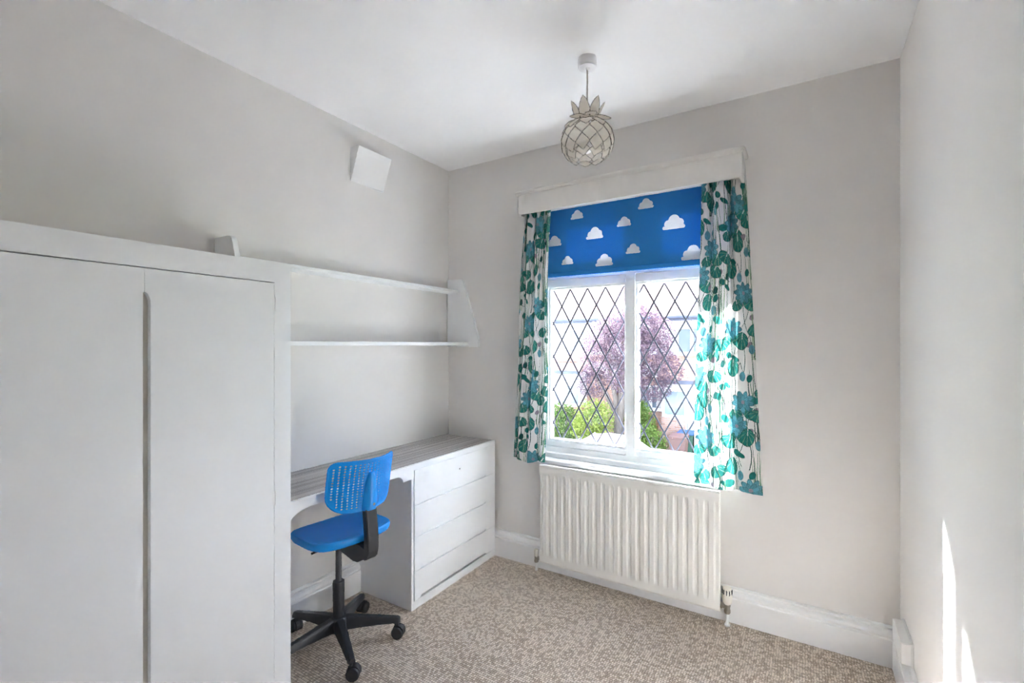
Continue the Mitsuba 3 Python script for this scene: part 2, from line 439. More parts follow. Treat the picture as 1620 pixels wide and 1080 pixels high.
# ------------------------------------------------------------------ curtains
def curtain_print(uu, vv, seed):
    """teal water-lily print: uu across the cloth, vv down, in metres -> linear colours"""
    r = np.random.default_rng(seed)
    full = np.empty(uu.shape + (3,)); full[:] = (0.74, 0.725, 0.71)
    dark, teal, blue, green, pale, mauve = (np.array(S(*c)) for c in ((34, 70, 66), (44, 118, 110), (92, 152, 166), (72, 126, 96), (150, 180, 145), (150, 138, 150)))
    e = 0.0012

    def window(x0, x1, y0, y1):
        i0, i1 = np.searchsorted(uu[:, 0], (x0, x1))
        j0, j1 = np.searchsorted(vv[0], (y0 - 0.03, y1 + 0.03))
        return uu[i0:i1, j0:j1], vv[i0:i1, j0:j1], full[i0:i1, j0:j1]

    def paint(col, mask, c, a=1.0):
        m = (np.clip(mask, 0, 1) * a)[..., None]
        col[:] = col * (1 - m) + np.asarray(c) * m

    def stroke(x0, y0, x1, y1, w0, w1, c, bend=0.0, a=1.0):
        g = abs(bend) + 0.006
        u, v, col = window(min(x0, x1) - g, max(x0, x1) + g, min(y0, y1) - g, max(y0, y1) + g)
        L = math.hypot(x1 - x0, y1 - y0)
        tx, ty = (x1 - x0) / L, (y1 - y0) / L
        t = ((u - x0) * tx + (v - y0) * ty) / L
        d = (u - x0) * -ty + (v - y0) * tx - bend * 4 * t * (1 - t)
        w = w0 + (w1 - w0) * t
        paint(col, np.where((t > 0) & (t < 1), np.clip((w - np.abs(d)) / e + 0.5, 0, 1), 0), c, a)

    def pad(x, y, rx, ry, ang, c, veins=True):
        g = max(rx, ry) + 0.004
        u, v, col = window(x - g, x + g, y - g, y + g)
        ca, sa = math.cos(ang), math.sin(ang)
        X = ((u - x) * ca + (v - y) * sa) / rx
        Y = (-(u - x) * sa + (v - y) * ca) / ry
        rr = np.sqrt(X * X + Y * Y)
        m = np.clip((1 - rr) * min(rx, ry) / e + 0.5, 0, 1)
        shade = 0.8 + 0.5 * meshkit.noise(np.stack([u * 90, v * 90, u * 0], -1), seed + 3)
        mm = m[..., None]
        col[:] = col * (1 - mm) + (c * shade[..., None]) * mm
        if veins:
            th = np.arctan2(Y + 0.75, X)
            vn = np.abs(((th * 7 / math.pi) % 1) - 0.5)
            paint(col, np.where(vn < 0.09, m, 0), pale * 1.1, 0.45)
            paint(col, np.where((rr > 0.90) & (rr < 1.02), m, 0), dark, 0.55)
            cut = (Y < -0.2) & (np.abs(X + 0.1 * Y) < 0.06)
            paint(col, np.where(cut, m, 0), (0.74, 0.725, 0.71), 0.9)

    def flower(x, y, R, c, tilt):
        u, v, col = window(x - 1.3 * R, x + 1.3 * R, y - 1.3 * R, y + 1.3 * R)
        for ring, n in ((1.0, 9), (0.62, 7)):
            for k in range(n):
                a = 2 * math.pi * k / n + tilt + ring
                px, py = x + math.cos(a) * R * 0.56 * ring, y + math.sin(a) * R * 0.56 * ring * 0.85
                ca, sa = math.cos(a), math.sin(a)
                X = ((u - px) * ca + (v - py) * sa) / (R * 0.48 * ring + 0.003)
                Y = (-(u - px) * sa + (v - py) * ca) / (R * 0.22 * ring + 0.002)
                rr = np.sqrt(X * X + Y * Y)
                m = np.clip((1 - rr) * R * 0.22 / e + 0.5, 0, 1)
                paint(col, m, c * r.uniform(0.75, 1.25))
                paint(col, np.where((rr > 0.80) & (rr < 1.05), m, 0), dark * 1.2, 0.5)
                paint(col, np.where(np.abs(Y) < 0.10, m, 0), dark * 1.6, 0.35)
        rr = np.hypot(u - x, v - y)
        paint(col, np.clip((R * 0.17 - rr) / e + 0.5, 0, 1), mauve, 0.9)

    Wd, Vd = float(uu.max()), float(vv.max())
    y = -0.05
    k = 0
    DXp, DYp = 0.125, 0.120
    while y < Vd + 0.1:
        for cx in np.arange(-0.06, Wd + 0.12, DXp):
            x = cx + r.uniform(-0.025, 0.025) + (0.06 if k % 2 else 0)
            yy = y + r.uniform(-0.035, 0.035)
            kind = (k + int(round(cx / DXp))) % 4
            if kind in (0, 2):      # reeds and stalks behind
                for q in range(12 if kind == 0 else 5):
                    xx = x + r.uniform(-0.05, 0.05)
                    h = r.uniform(0.15, 0.30)
                    stroke(xx, yy + 0.15, xx + r.uniform(-0.02, 0.02), yy + 0.15 - h, r.uniform(0.0020, 0.0042), 0.0007, (green, dark, pale * 0.75, green * 0.7)[r.integers(4)], r.uniform(-0.008, 0.008), 0.95)
            if kind == 0:
                pad(x + r.uniform(-0.03, 0.03), yy + 0.13, 0.030, 0.018, r.uniform(-0.5, 0.5), teal, False)
                pad(x - 0.04, yy + 0.02, 0.014, 0.020, 0.3, teal * 0.7, False)
            elif kind == 1:    # flower over pads
                stroke(x, yy + 0.02, x + 0.02, yy + 0.20, 0.0020, 0.0014, dark, 0.012)
                stroke(x + 0.03, yy, x - 0.015, yy + 0.17, 0.0018, 0.0012, dark, -0.02)
                pad(x + 0.040, yy + 0.058, 0.044, 0.031, 0.4, teal)
                pad(x - 0.042, yy + 0.062, 0.036, 0.027, -0.35, teal * 0.8)
                flower(x, yy, 0.057, blue, r.uniform(0, 1))
            elif kind == 2:    # pads on bent stalks, seed heads
                stroke(x - 0.02, yy + 0.14, x, yy, 0.0020, 0.0014, dark, 0.02)
                stroke(x, yy, x + 0.050, yy + 0.045, 0.0018, 0.0012, dark, -0.01)
                stroke(x - 0.02, yy + 0.09, x + 0.04, yy + 0.12, 0.0016, 0.0012, dark, 0.006)
                pad(x, yy, 0.050, 0.031, r.uniform(-0.5, 0.5), teal * r.uniform(0.75, 1.0))
                pad(x + 0.055, yy + 0.052, 0.022, 0.017, 0.2, teal * 0.7, False)
                pad(x - 0.040, yy + 0.075, 0.018, 0.013, -0.6, mauve * 0.8, False)
                pad(x + 0.012, yy + 0.095, 0.013, 0.020, 0.2, dark, False)
            else:              # big leaf seen from the side, seed head on a kinked stalk
                stroke(x, yy + 0.16, x + 0.005, yy + 0.02, 0.0022, 0.0016, dark, 0.01)
                stroke(x + 0.005, yy + 0.03, x + 0.04, yy - 0.03, 0.0018, 0.0012, dark)
                stroke(x + 0.04, yy - 0.03, x + 0.055, yy + 0.03, 0.0016, 0.0012, dark)
                pad(x - 0.005, yy - 0.002, 0.037, 0.045, r.uniform(-0.4, 0.4), teal * r.uniform(0.85, 1.1))
                pad(x + 0.050, yy + 0.04, 0.017, 0.024, 0.0, blue * 0.8, False)
                pad(x - 0.045, yy + 0.085, 0.026, 0.012, 0.5, teal * 0.75, False)
        y += DYp
        k += 1
    return np.clip(full, 0, 1)


def make_curtain(xl, xr, z0, z1, yc, folds, seed, hem, side):
    """xl(t), xr(t): edges at height fraction t (0 top .. 1 bottom); folds: list of (position, width, depth)"""
    nu, nv = 300, 560
    tu, tv = np.linspace(0, 1, nu), np.linspace(0, 1, nv)
    U, V = np.meshgrid(tu, tv, indexing='ij')
    L, R = xl(V), xr(V)
    X = L + (R - L) * U
    Y = np.full_like(X, yc)
    if side > 0:
        Y += 0.038 * np.clip((U - 0.42) / 0.2, 0, 1)
    spread = 0.55 + 0.45 * V
    wob = 0.012 * np.sin(5.1 * V + seed) + 0.006 * np.sin(13 * V + 2 * seed)
    Y += 0.018 * np.sin(2 * np.pi * (folds * U + wob * 8) + seed) * (0.75 + 0.25 * np.sin(3 * V + U * 4))
    Y += 0.009 * np.sin(2 * np.pi * (folds * 1.9 * (U + 0.03 * np.sin(2 * V))) + 1.3 * seed) * (1 - 0.6 * V)
    X += 0.012 * np.sin(2 * np.pi * (folds * U + wob * 8) + seed + 1.4) * np.sin(np.pi * U) * spread
    X += 0.004 * np.sin(9 * V + seed) * np.sin(np.pi * U)
    Y = np.minimum(Y, WY - 0.008)
    back = np.clip((U if side > 0 else 1 - U) * 7 - 6, 0, 1)
    Y = Y * (1 - back) + (WY - 0.006) * back ** 1.0
    Z = z1 + (z0 + hem(U) - z1) * V
    P = np.stack([X, Y, Z], -1)
    cloth = np.concatenate([[0], np.cumsum(np.linalg.norm(np.diff(P[:, nv // 2], axis=0), axis=1))])
    ucl = cloth[:, None] * np.ones((1, nv)) * 1.15
    c = curtain_print(ucl, z1 - Z, seed)
    return grid_mesh(P), c.reshape(-1, 3)


scene['curtain_cloth'] = {'type': 'principledthin', 'base_color': {'type': 'mesh_attribute', 'name': 'vertex_color'}, 'roughness': 0.8, 'diff_trans': 0.36}
lin = lambda a, b: (lambda t: a + (b - a) * t)
m, c = make_curtain(lambda t: -1.530 - 0.092 * t ** 1.1, lambda t: -1.312 - 0.052 * t - 0.012 * np.sin(6 * t), 0.668, 2.30, 2.560, 3.4, 3, lambda u: 0.012 * np.sin(9 * u) + 0.004, -1)
cu = thing('curtain', 'white curtain with teal water lily print hanging left of the window', 'curtain')
put(cu + '__cloth', m, 'curtain_cloth', True, color=c)
hk = [bx(-1.52 + 0.045 * k, -1.505 + 0.045 * k, 2.575, 2.585, 2.270, 2.318, 0.002) for k in range(5)]
put(cu + '__heading_tape', cat(bx(-1.525, -1.318, 2.577, 2.580, 2.272, 2.300, 0.0005), *hk), 'rose_white', 30)
m, c = make_curtain(lambda t: -0.452 - 0.040 * t + 0.004 * np.sin(7 * t), lambda t: -0.258 + 0.078 * t, 0.672, 2.30, 2.560, 2.6, 5, lambda u: 0.020 * (1 - u) - 0.012 * u + 0.004 * np.sin(11 * u), 1)
cu = thing('curtain', 'white curtain with teal water lily print hanging right of the window', 'curtain')
put(cu + '__cloth', m, 'curtain_cloth', True, color=c)
hk = [bx(-0.44 + 0.042 * k, -0.425 + 0.042 * k, 2.575, 2.585, 2.270, 2.318, 0.002) for k in range(5)]
put(cu + '__heading_tape', cat(bx(-0.448, -0.262, 2.577, 2.580, 2.272, 2.300, 0.0005), *hk), 'rose_white', 30)
put(pel + '__curtain_track', bx(-1.51, -0.275, 2.572, 2.588, 2.318, 2.333, 0.002), 'rose_white', 30)

# ------------------------------------------------------------------ radiator
rad = thing('radiator', 'white ribbed panel radiator under the window sill', 'radiator')
RX0, RX1, RZ0, RZ1, RY = -1.392, -0.365, 0.066, 0.666, 2.542
nx, nz = 420, 90
xs, zs = np.linspace(RX0, RX1, nx), np.linspace(RZ0, RZ1, nz)
pitch = (RX1 - RX0 - 0.03) / 20.0
ph = ((xs - RX0 - 0.015) / pitch)
f = ph - np.floor(ph)
tri = np.abs(f - 0.5) * 2                       # 0 in the middle of a rib, 1 in the valley
rib = 1 - np.clip((tri - 0.42) / 0.38, 0, 1) ** 2 * (3 - 2 * np.clip((tri - 0.42) / 0.38, 0, 1))
rib[(ph < 0) | (ph > 20)] = 0
ends = np.clip(np.minimum((zs - RZ0 - 0.042) / 0.045, (RZ1 - 0.045 - zs) / 0.045), 0, 1)
ends = ends * ends * (3 - 2 * ends)
depth = 0.009 * (rib[:, None] - 1) * ends[None, :]
edge = np.clip(np.minimum(np.minimum(xs - RX0, RX1 - xs)[:, None] / 0.006, np.minimum(zs - RZ0, RZ1 - zs)[None, :] / 0.006), 0, 1)
P = np.zeros((nx, nz, 3)); P[..., 0] = xs[:, None]; P[..., 2] = zs[None, :]
P[..., 1] = RY - depth * 1.0 + (1 - np.sqrt(1 - (1 - edge) ** 2)) * 0.006
front = grid_mesh(P)
bring = [P[:, 0], P[:, -1]]
sides = []
for line, fl in ((P[:, 0], True), (P[:, -1], False), (P[0], False), (P[-1], True)):
    b2 = line.copy(); b2[:, 1] = RY + 0.022
    sides.append(grid_mesh(np.stack([line, b2], 1), fl))
bk = P[[0, -1]][:, [0, -1]].copy(); bk[..., 1] = RY + 0.022
scene_panel = cat(front, *sides, grid_mesh(bk, True))
put(rad + '__front_panel', scene_panel, 'radiator_white', 40)
fin = [bx(x, x + 0.003, RY + 0.022, RY + 0.050, RZ0 + 0.05, RZ1 - 0.05, 0) for x in np.arange(RX0 + 0.04, RX1 - 0.03, 0.03)]
put(rad + '__convector_fins', cat(bx(RX0 + 0.03, RX1 - 0.03, RY + 0.048, RY + 0.050, RZ0 + 0.05, RZ1 - 0.05, 0), *fin), 'radiator_white', False)
for x in (RX0 + 0.14, RX1 - 0.16):
    put(rad + '__wall_bracket', bx(x, x + 0.03, RY + 0.046, WY - 0.001, 0.52, 0.60, 0.001), 'radiator_white', 30)
# thermostatic valve (right)
vx, vy = -0.334, 2.566
put(rad + '__valve_body', cat(cyl((vx, vy, 0.060), (vx, vy, 0.108), 0.013), cyl((vx, vy, 0.066), (vx, vy, 0.078), 0.0165, n=6), cyl((vx, vy, 0.098), (vx, vy, 0.110), 0.0155), cyl((vx, vy, 0.094), (RX1 - 0.002, vy, 0.094), 0.012), cyl((RX1 + 0.006, vy, 0.094), (RX1 - 0.004, vy, 0.094), 0.016, n=6)), 'brass_dull', 35, 'dull metal valve body')
head = lathe([(0, 0.108), (0.017, 0.108), (0.022, 0.118), (0.0235, 0.140), (0.0215, 0.170), (0.020, 0.186), (0.017, 0.190), (0, 0.190)], (vx, vy, 0), 32)
hd = put(rad + '__thermostat_head', head, 'rad_cream', 30, 'cream thermostatic head with slots')
slots = []
for k in range(10):
    a = 2 * np.pi * k / 10
    b = bx(-0.0025, 0.0025, -0.0245, -0.018, 0.158, 0.180, 0.0008)
    slots.append(xf(b, rotz(a, (vx, vy, 0))))
put(hd + '__slots', cat(*slots), 'grey_plastic', 30)
put(rad + '__pipe', cat(cyl((vx, vy, 0.0), (vx, vy, 0.064), 0.0075), cyl((vx, vy, 0.0), (vx, vy, 0.006), 0.014)), 'white_gloss', 35, 'white painted pipe')
# lockshield (left)
lx = -1.424
put(rad + '__valve_body', cat(cyl((lx, vy, 0.050), (lx, vy, 0.090), 0.011), cyl((lx, vy, 0.052), (lx, vy, 0.064), 0.014, n=6), cyl((lx, vy, 0.080), (RX0 + 0.002, vy, 0.080), 0.011), cyl((RX0 - 0.010, vy, 0.080), (RX0 + 0.002, vy, 0.080), 0.0145, n=6)), 'brass_dull', 35, 'dull metal valve body')
put(rad + '__lockshield_cap', lathe([(0, 0.088), (0.014, 0.088), (0.014, 0.126), (0.012, 0.130), (0, 0.130)], (lx, vy, 0), 24), 'rad_cream', 30, 'cream plastic cap')
put(rad + '__pipe', cyl((lx, vy, 0.0), (lx, vy, 0.054), 0.0075), 'white_gloss', 35, 'white painted pipe')

# ------------------------------------------------------------------ wardrobe
FXW = -1.600
WT = 1.693
wd = thing('wardrobe', 'white built-in wardrobe with two plain doors and grooved finger pulls', 'wardrobe')
DY = (0.198, 0.584, 0.968)
fy0, fy1 = 0.135, 1.033
frame = sbox(fy0, 0.0, fy1, WT).difference(sbox(DY[0] - 0.003, 0.055, DY[2] + 0.003, 1.6225))
put(wd + '__face_frame', ext_x(frame, FXW - 0.022, FXW), 'furniture_white', 30)
put(wd + '__carcass', cat(bx(WX0 + 0.002, FXW - 0.022, fy0, fy0 + 0.018, 0, WT, 0), bx(WX0 + 0.034, FXW - 0.022, fy1 - 0.018, fy1, 0, WT, 0), bx(WX0 + 0.002, FXW - 0.022, fy0, fy1, WT - 0.018, WT - 0.0005, 0), bx(WX0 + 0.034, FXW - 0.022, fy0, fy1, 0.03, 0.05, 0), bx(FXW - 0.060, FXW - 0.050, fy0 + 0.018, fy1 - 0.018, 0.05, WT - 0.02, 0), bx(FXW - 0.050, FXW - 0.0215, 0.555, 0.625, 0.05, 1.62, 0)), 'furniture_inner', False, 'off-white carcass')


def groove(y0, y1, ztop, zsh):
    """pull recess: from y0 (door edge) widening to y1 below ztop with a rounded shoulder"""
    t = np.linspace(0, 1, 12)
    cur = [(y0 + (y1 - y0) * (1 - (1 - s) ** 2), ztop + (zsh - ztop) * (s ** 1.3)) for s in t]
    return Polygon([(y0 - (y1 - y0) * 0.2, ztop)] + cur + [(y1, 0.0), (y0 - (y1 - y0) * 0.2, 0.0)])


ld = sbox(DY[0], 0.058, DY[1] - 0.0006, 1.619)
rd = sbox(DY[1] + 0.0006, 0.058, DY[2] + 0.0015, 1.619)
gl_ = groove(DY[1], DY[1] - 0.0145, 1.552, 1.520)
gr_ = groove(DY[1], DY[1] + 0.0150, 1.553, 1.520)
dk = put(wd + '__door', cat(ext_x(ld, FXW - 0.020, FXW - 0.009), ext_x(ld.difference(gl_), FXW - 0.0095, FXW + 0.001)), 'furniture_white', 30)
put(dk + '__hinge', cat(*[bx(FXW - 0.004, FXW + 0.003, DY[0] - 0.007, DY[0] + 0.004, z, z + 0.05, 0.001) for z in (1.52, 0.83, 0.16)]), 'white_gloss', 30)
dk = put(wd + '__door', ext_x(rd.difference(gr_), FXW - 0.020, FXW + 0.0002), 'furniture_white', 30)
for z in (1.520, 0.832, 0.152):
    h = put(dk + '__hinge', cat(cyl((FXW + 0.0006, DY[2] + 0.006, z), (FXW + 0.0006, DY[2] + 0.006, z + 0.050), 0.0022, n=12), bx(FXW - 0.002, FXW + 0.0008, DY[2] - 0.003, DY[2] + 0.011, z + 0.002, z + 0.048, 0.0003)), 'white_gloss', 30)

# ------------------------------------------------------------------ wall shelves
sh = thing('wall_shelf', 'two white wall shelves between wardrobe and window wall on cut brackets', 'shelf')
SY0, SY1 = 1.052, 2.607
put(sh + '__shelf', bx(WX0, -2.062, SY0 + 0.018, SY1 + 0.002, 1.764, 1.782, 0.0015), 'furniture_white', 30)
put(sh + '__shelf', bx(WX0, -1.985, SY0 + 0.018, SY1 + 0.002, 1.397, 1.4175, 0.0015), 'furniture_white', 30)
br = Polygon([(WX0 + 0.006, 1.386), (-1.900, 1.386), (-1.900, 1.430), (-1.907, 1.462), (-2.030, 1.836), (-2.040, 1.852), (-2.055, 1.860), (WX0 + 0.006, 1.862)])
put(sh + '__bracket', ext_y(br, SY1, WY - 0.001), 'furniture_white', 30)
put(sh + '__bracket', ext_y(br, SY0 - 0.004, SY0 + 0.018), 'furniture_white', 30)

# ------------------------------------------------------------------ desk: worktop on drawers
DX = -1.756
DZ = 0.766
wt = thing('worktop', 'long desk top of grey wood-grain laminate with white edge and cut apron', 'desk top')
DY0, DY1 = 1.036, 2.598
put(wt + '__surface', bx(WX0 + 0.001, DX - 0.003, DY0, DY1, DZ - 0.020, DZ, 0.001), 'laminate', False, 'grey wood-grain laminate surface')
ap = Polygon([(DY0, DZ + 0.0005), (DY1, DZ + 0.0005), (DY1, 0.738), (1.836, 0.738), (1.836, 0.694), (1.757, 0.694)] +
             [(1.757 - 0.042 * (1 - math.cos(a)), 0.694 + 0.034 * math.sin(a)) for a in np.linspace(0.15, math.pi / 2, 8)] +
             [(1.30, 0.728), (1.235, 0.727)] + [(1.235 - 0.11 * math.sin(a), 0.727 - 0.052 * (1 - math.cos(a))) for a in np.linspace(0.2, math.pi / 2, 9)] + [(1.118, 0.640), (1.085, 0.58), (DY0, 0.58)])
put(wt + '__apron', ext_x(ap.buffer(0), DX - 0.018, DX), 'furniture_white', 30, 'white edge strip with rounded cut-outs')
put(wt + '__batten', bx(WX0 + 0.001, WX0 + 0.025, DY0, 1.817, 0.715, 0.746, 0.001), 'furniture_white', 30)

du = thing('drawer_unit', 'white chest of four drawers with finger slots under the desk end', 'drawers')
UY0, UY1 = 1.817, 2.600
put(du + '__side_panel', bx(WX0 + 0.002, DX - 0.0003, UY0, UY0 + 0.016, 0, DZ - 0.021, 0.001), 'furniture_white', 30)
put(du + '__side_panel', bx(WX0 + 0.002, DX - 0.0003, UY1 - 0.012, UY1 - 0.001, 0, DZ - 0.021, 0.001), 'furniture_white', 30)
put(du + '__plinth', bx(DX - 0.018, DX - 0.0003, UY0 + 0.016, UY1 - 0.012, 0, 0.044, 0.001), 'furniture_white', 30)
put(du + '__back_board', bx(DX - 0.060, DX - 0.050, UY0 + 0.016, UY1 - 0.012, 0.0, DZ - 0.021, 0), 'furniture_inner', False)
seams = [0.7375, 0.549, 0.376, 0.199, 0.0455]
for k in range(4):
    z1, z0 = seams[k] - 0.001, seams[k + 1] + 0.001
    y0, y1 = UY0 + 0.0235, UY1 - 0.0135
    fp = sbox(y0, z0, y1, z1).difference(rrect(y0 + 0.046, z0 - 0.02, y1 - 0.096, z0 + 0.0135, 0.004))
    ft = DX + (0.0008 if k else 0.0004)
    fm = ext_x(fp, DX - 0.018, ft) if k == 3 else cat(ext_x(fp, DX - 0.0075, ft), ext_x(sbox(y0, z0, y1, z1), DX - 0.018, DX - 0.0074))
    dw = put(du + '__drawer', fm, 'furniture_white', 30)
    put(dw + '__box', cat(bx(WX0 + 0.05, DX - 0.035, y0 + 0.012, y0 + 0.024, z0 + 0.02, z1 - 0.03, 0), bx(WX0 + 0.05, DX - 0.035, y1 - 0.024, y1 - 0.012, z0 + 0.02, z1 - 0.03, 0), bx(WX0 + 0.05, DX - 0.018, y0 + 0.012, y1 - 0.012, z0 + 0.018, z0 + 0.024, 0)), 'furniture_inner', False)
    if k == 0:
        put(dw + '__lock_hole', cyl((DX - 0.002, 2.222, 0.661), (DX + 0.0016, 2.222, 0.661), 0.0045, n=14), 'grey_plastic', 30, 'small dark lock hole')

# ------------------------------------------------------------------ swivel chair
CX, CY, CA = -1.853, 1.4375, math.radians(-6)
CM = rotz(CA, (CX, CY, 0))
ch = thing('swivel_chair', 'small blue perforated plastic swivel chair on black star base at the desk', 'chair')


def local(m):
    return xf(m, CM)


def sheet_holes(poly, spacing, r, keep):
    hx, hy, jx = spacing
    hs = []
    x0, y0, x1, y1 = poly.bounds
    for i in range(-60, 61):
        for j in range(-60, 61):
            x = i * hx + (0.5 * hx if (j % 2 and jx) else 0)
            y = j * hy
            if keep(x, y) and poly.buffer(-0.012).contains(Point(x, y)):
                hs.append(Point(x, y).buffer(r, quad_segs=2))
    return poly.difference(shapely.union_all(hs)) if hs else poly


# backrest: s across (local y), t up
BW, BH = 0.160, 0.112
bp = Polygon(sum([[(sx * (BW - r) + r * math.cos(a), sy * (BH - r) + r * math.sin(a)) for a in np.linspace(a0, a0 + math.pi / 2, 9)] for sx, sy, r, a0 in ((1, 1, 0.030, 0), (-1, 1, 0.030, math.pi / 2), (-1, -1, 0.075, math.pi), (1, -1, 0.075, 1.5 * math.pi))], []))
bp = affinity.affine_transform(bp, [1, 0, 0, 1, 0, 0])
bp = shapely.segmentize(bp, 0.008)


def spine_free(x, y):
    return not (abs(x) < 0.030 + 0.006 * (0.05 - y) / 0.1 and y < 0.055)


bh = sheet_holes(bp, (0.0180, 0.0118, False), 0.0038, spine_free)
bm = ext(bh, 0.0038)


def bend_back(m, dx=0.0):
    v = m.vertices.copy()
    s, t, d = v[:, 0], v[:, 1], v[:, 2] + dx
    rim = 0
    x = 0.243 + d - 3.0 * s ** 2 + 0.16 * (t + 0.0) + 0.35 * t ** 2 - 0.0
    nrm = 6.0 * s
    y = s + d * nrm * 0.6
    z = 0.796 + t * 0.985
    return trimesh.Trimesh(np.c_[x, y, z], m.faces, process=False)


# subdivide long triangles so that the curve is smooth
bm2 = trimesh.Trimesh(*trimesh.remesh.subdivide_to_size(bm.vertices, bm.faces, 0.022), process=False)
bk_ = bend_back(bm2)
if bk_.volume < 0:
    bk_.invert()
rim_pts = np.array(bp.exterior.coords)[:-1]
rim_mesh = bend_back(trimesh.Trimesh(np.c_[rim_pts, np.full(len(rim_pts), 0.002)], [[0, 1, 2]], process=False)).vertices
rimt = tube(np.vstack([rim_mesh, rim_mesh[:2]]), 0.0048, 8)
bkk = put(ch + '__backrest', local(cat(bk_, rimt)), 'blue_plastic', 45, 'blue backrest with rows of small holes')
# spine boss on the rear of the backrest
sp = []
for t, w, d in ((-0.112, 0.033, 0.030), (-0.07, 0.031, 0.030), (-0.02, 0.027, 0.026), (0.035, 0.020, 0.018), (0.056, 0.011, 0.006)):
    x = 0.243 + 0.16 * t + 0.35 * t * t
    z = 0.796 + t * 0.985
    n = 18
    ring = []
    for a in np.linspace(-math.pi / 2, math.pi / 2, n):
        ring.append((x + 0.002 + d * math.cos(a) ** 0.8, w * math.sin(a), z))
    sp.append(ring)
sp = np.array(sp)
from scipy.interpolate import PchipInterpolator
tt = np.linspace(0, 1, len(sp)); sp2 = PchipInterpolator(tt, sp, axis=0)(np.linspace(0, 1, 24))
cap0 = trimesh.Trimesh(np.vstack([sp2[0], sp2[0].mean(0)]), [[k + 1, k, 18] for k in range(17)], process=False)
cap1 = trimesh.Trimesh(np.vstack([sp2[-1], sp2[-1].mean(0)]), [[k, k + 1, 18] for k in range(17)], process=False)
put(bkk + '__spine', local(cat(grid_mesh(sp2, True), cap0, cap1)), 'blue_plastic', 50, 'raised blue spine on the back')
xs_ = 0.243 + 0.16 * -0.093 + 0.35 * 0.0087 + 0.029
put(bkk + '__screw', local(cat(cyl((xs_ - 0.004, 0.004, 0.712), (xs_ + 0.003, 0.004, 0.712), 0.0085, n=20), cyl((xs_ + 0.002, 0.004, 0.712), (xs_ + 0.0042, 0.004, 0.712), 0.005, n=6))), 'steel_screw', 30, 'dark metal screw')
# black post from under the seat up into the spine
pw = [(0.236, 0.69, 0.028, 0.019), (0.243, 0.63, 0.029, 0.020), (0.250, 0.56, 0.029, 0.020), (0.249, 0.515, 0.029, 0.021), (0.235, 0.480, 0.028, 0.020)]
pst = []
for x, z, w, d in pw:
    pst.append(rrect(-w, -d * 0.6, w, d, 0.007, 4))
rings = []
for (x, z, w, d), po in zip(pw, pst):
    co = np.array(rrect(-w, -d * 0.7, w, d, 0.008, 4).exterior.coords)[:-1]
    rings.append(np.c_[x + co[:, 1], co[:, 0], np.full(len(co), z)])
rings = PchipInterpolator(np.linspace(0, 1, 5), np.array(rings), axis=0)(np.linspace(0, 1, 20))
pm = grid_mesh(np.concatenate([rings, rings[:, :1]], 1))
nr = rings.shape[1]
caps = [trimesh.Trimesh(np.vstack([r_, r_.mean(0)]), [[k, (k + 1) % nr, nr] for k in range(nr)], process=False) for r_ in (rings[0], rings[-1])]
caps[1].invert()
pmm = cat(pm, *caps)
if pmm.volume < 0:
    pmm.invert()
put(ch + '__back_post', local(pmm), 'black_plastic', 45, 'black plastic post carrying the backrest')
# bracket under the seat joining post and column
arm_prof = Polygon([(-0.05, 0.525), (0.20, 0.525), (0.262, 0.512), (0.262, 0.486), (0.243, 0.468), (0.225, 0.478), (0.19, 0.448), (0.155, 0.444), (0.02, 0.468), (-0.05, 0.486)])
arm = ext_y(arm_prof.buffer(-0.005).buffer(0.005), -0.026, 0.026)
put(ch + '__mechanism', local(cat(arm, bx(-0.07, 0.09, -0.07, 0.07, 0.515, 0.530, 0.003))), 'black_plastic', 35, 'black tilt bracket under the seat')
put(ch + '__lever', local(tube([(0.02, -0.02, 0.49), (0.03, -0.10, 0.487), (0.03, -0.15, 0.485)], 0.005)), 'black_plastic', 40)
# seat: rounded plate with perforated top
SA, SB = 0.168, 0.196
spoly = Polygon([(0.045 + SA * np.sign(math.cos(a)) * abs(math.cos(a)) ** 0.55 * (1.0 if math.cos(a) < 0 else 1.0), SB * np.sign(math.sin(a)) * abs(math.sin(a)) ** 0.62) for a in np.linspace(0, 2 * math.pi, 97)[:-1]])
spoly = shapely.segmentize(spoly, 0.008)


def seat_z(x, y):
    X = (x - 0.045) / SA; Y = y / SB
    r = np.clip(np.maximum(np.abs(X), np.abs(Y)), 0, 1.2)
    return 0.562 - 0.010 * np.exp(-(X ** 2 + Y ** 2) * 2.0) + 0.010 * np.clip(X, 0, 1) ** 3 - 0.012 * np.clip(-X, 0, 1) ** 3 + 0.004 * Y ** 2


top = sheet_holes(spoly.buffer(-0.010), (0.0118, 0.0098, True), 0.0030, lambda x, y: True)
tm = ext(top, 0.005)
tm = trimesh.Trimesh(*trimesh.remesh.subdivide_to_size(tm.vertices, tm.faces, 0.022), process=False)
v = tm.vertices.copy(); v[:, 2] += seat_z(v[:, 0], v[:, 1]) - 0.001
tm = trimesh.Trimesh(v, tm.faces, process=False)
ring0 = np.array(spoly.exterior.coords)[:-1]
c0 = np.array([0.045, 0.0])


def ringz(scale_off, dz):
    p = np.array(spoly.buffer(scale_off, join_style='round').exterior.coords)[:-1] if scale_off else ring0
    # resample by angle to a fixed count
    L = shapely.geometry.LinearRing(p)
    q = np.array([L.interpolate(t, normalized=True).coords[0] for t in np.linspace(0, 1, 121)[:-1]])
    a = np.arctan2(q[:, 1], q[:, 0] - 0.045)
    k = np.argmin(np.abs(a)); q = np.roll(q, -k, 0)
    if shapely.geometry.LinearRing(p).is_ccw is False:
        q = np.roll(q[::-1], 1, 0)
    return np.c_[q, seat_z(q[:, 0], q[:, 1]) + dz]


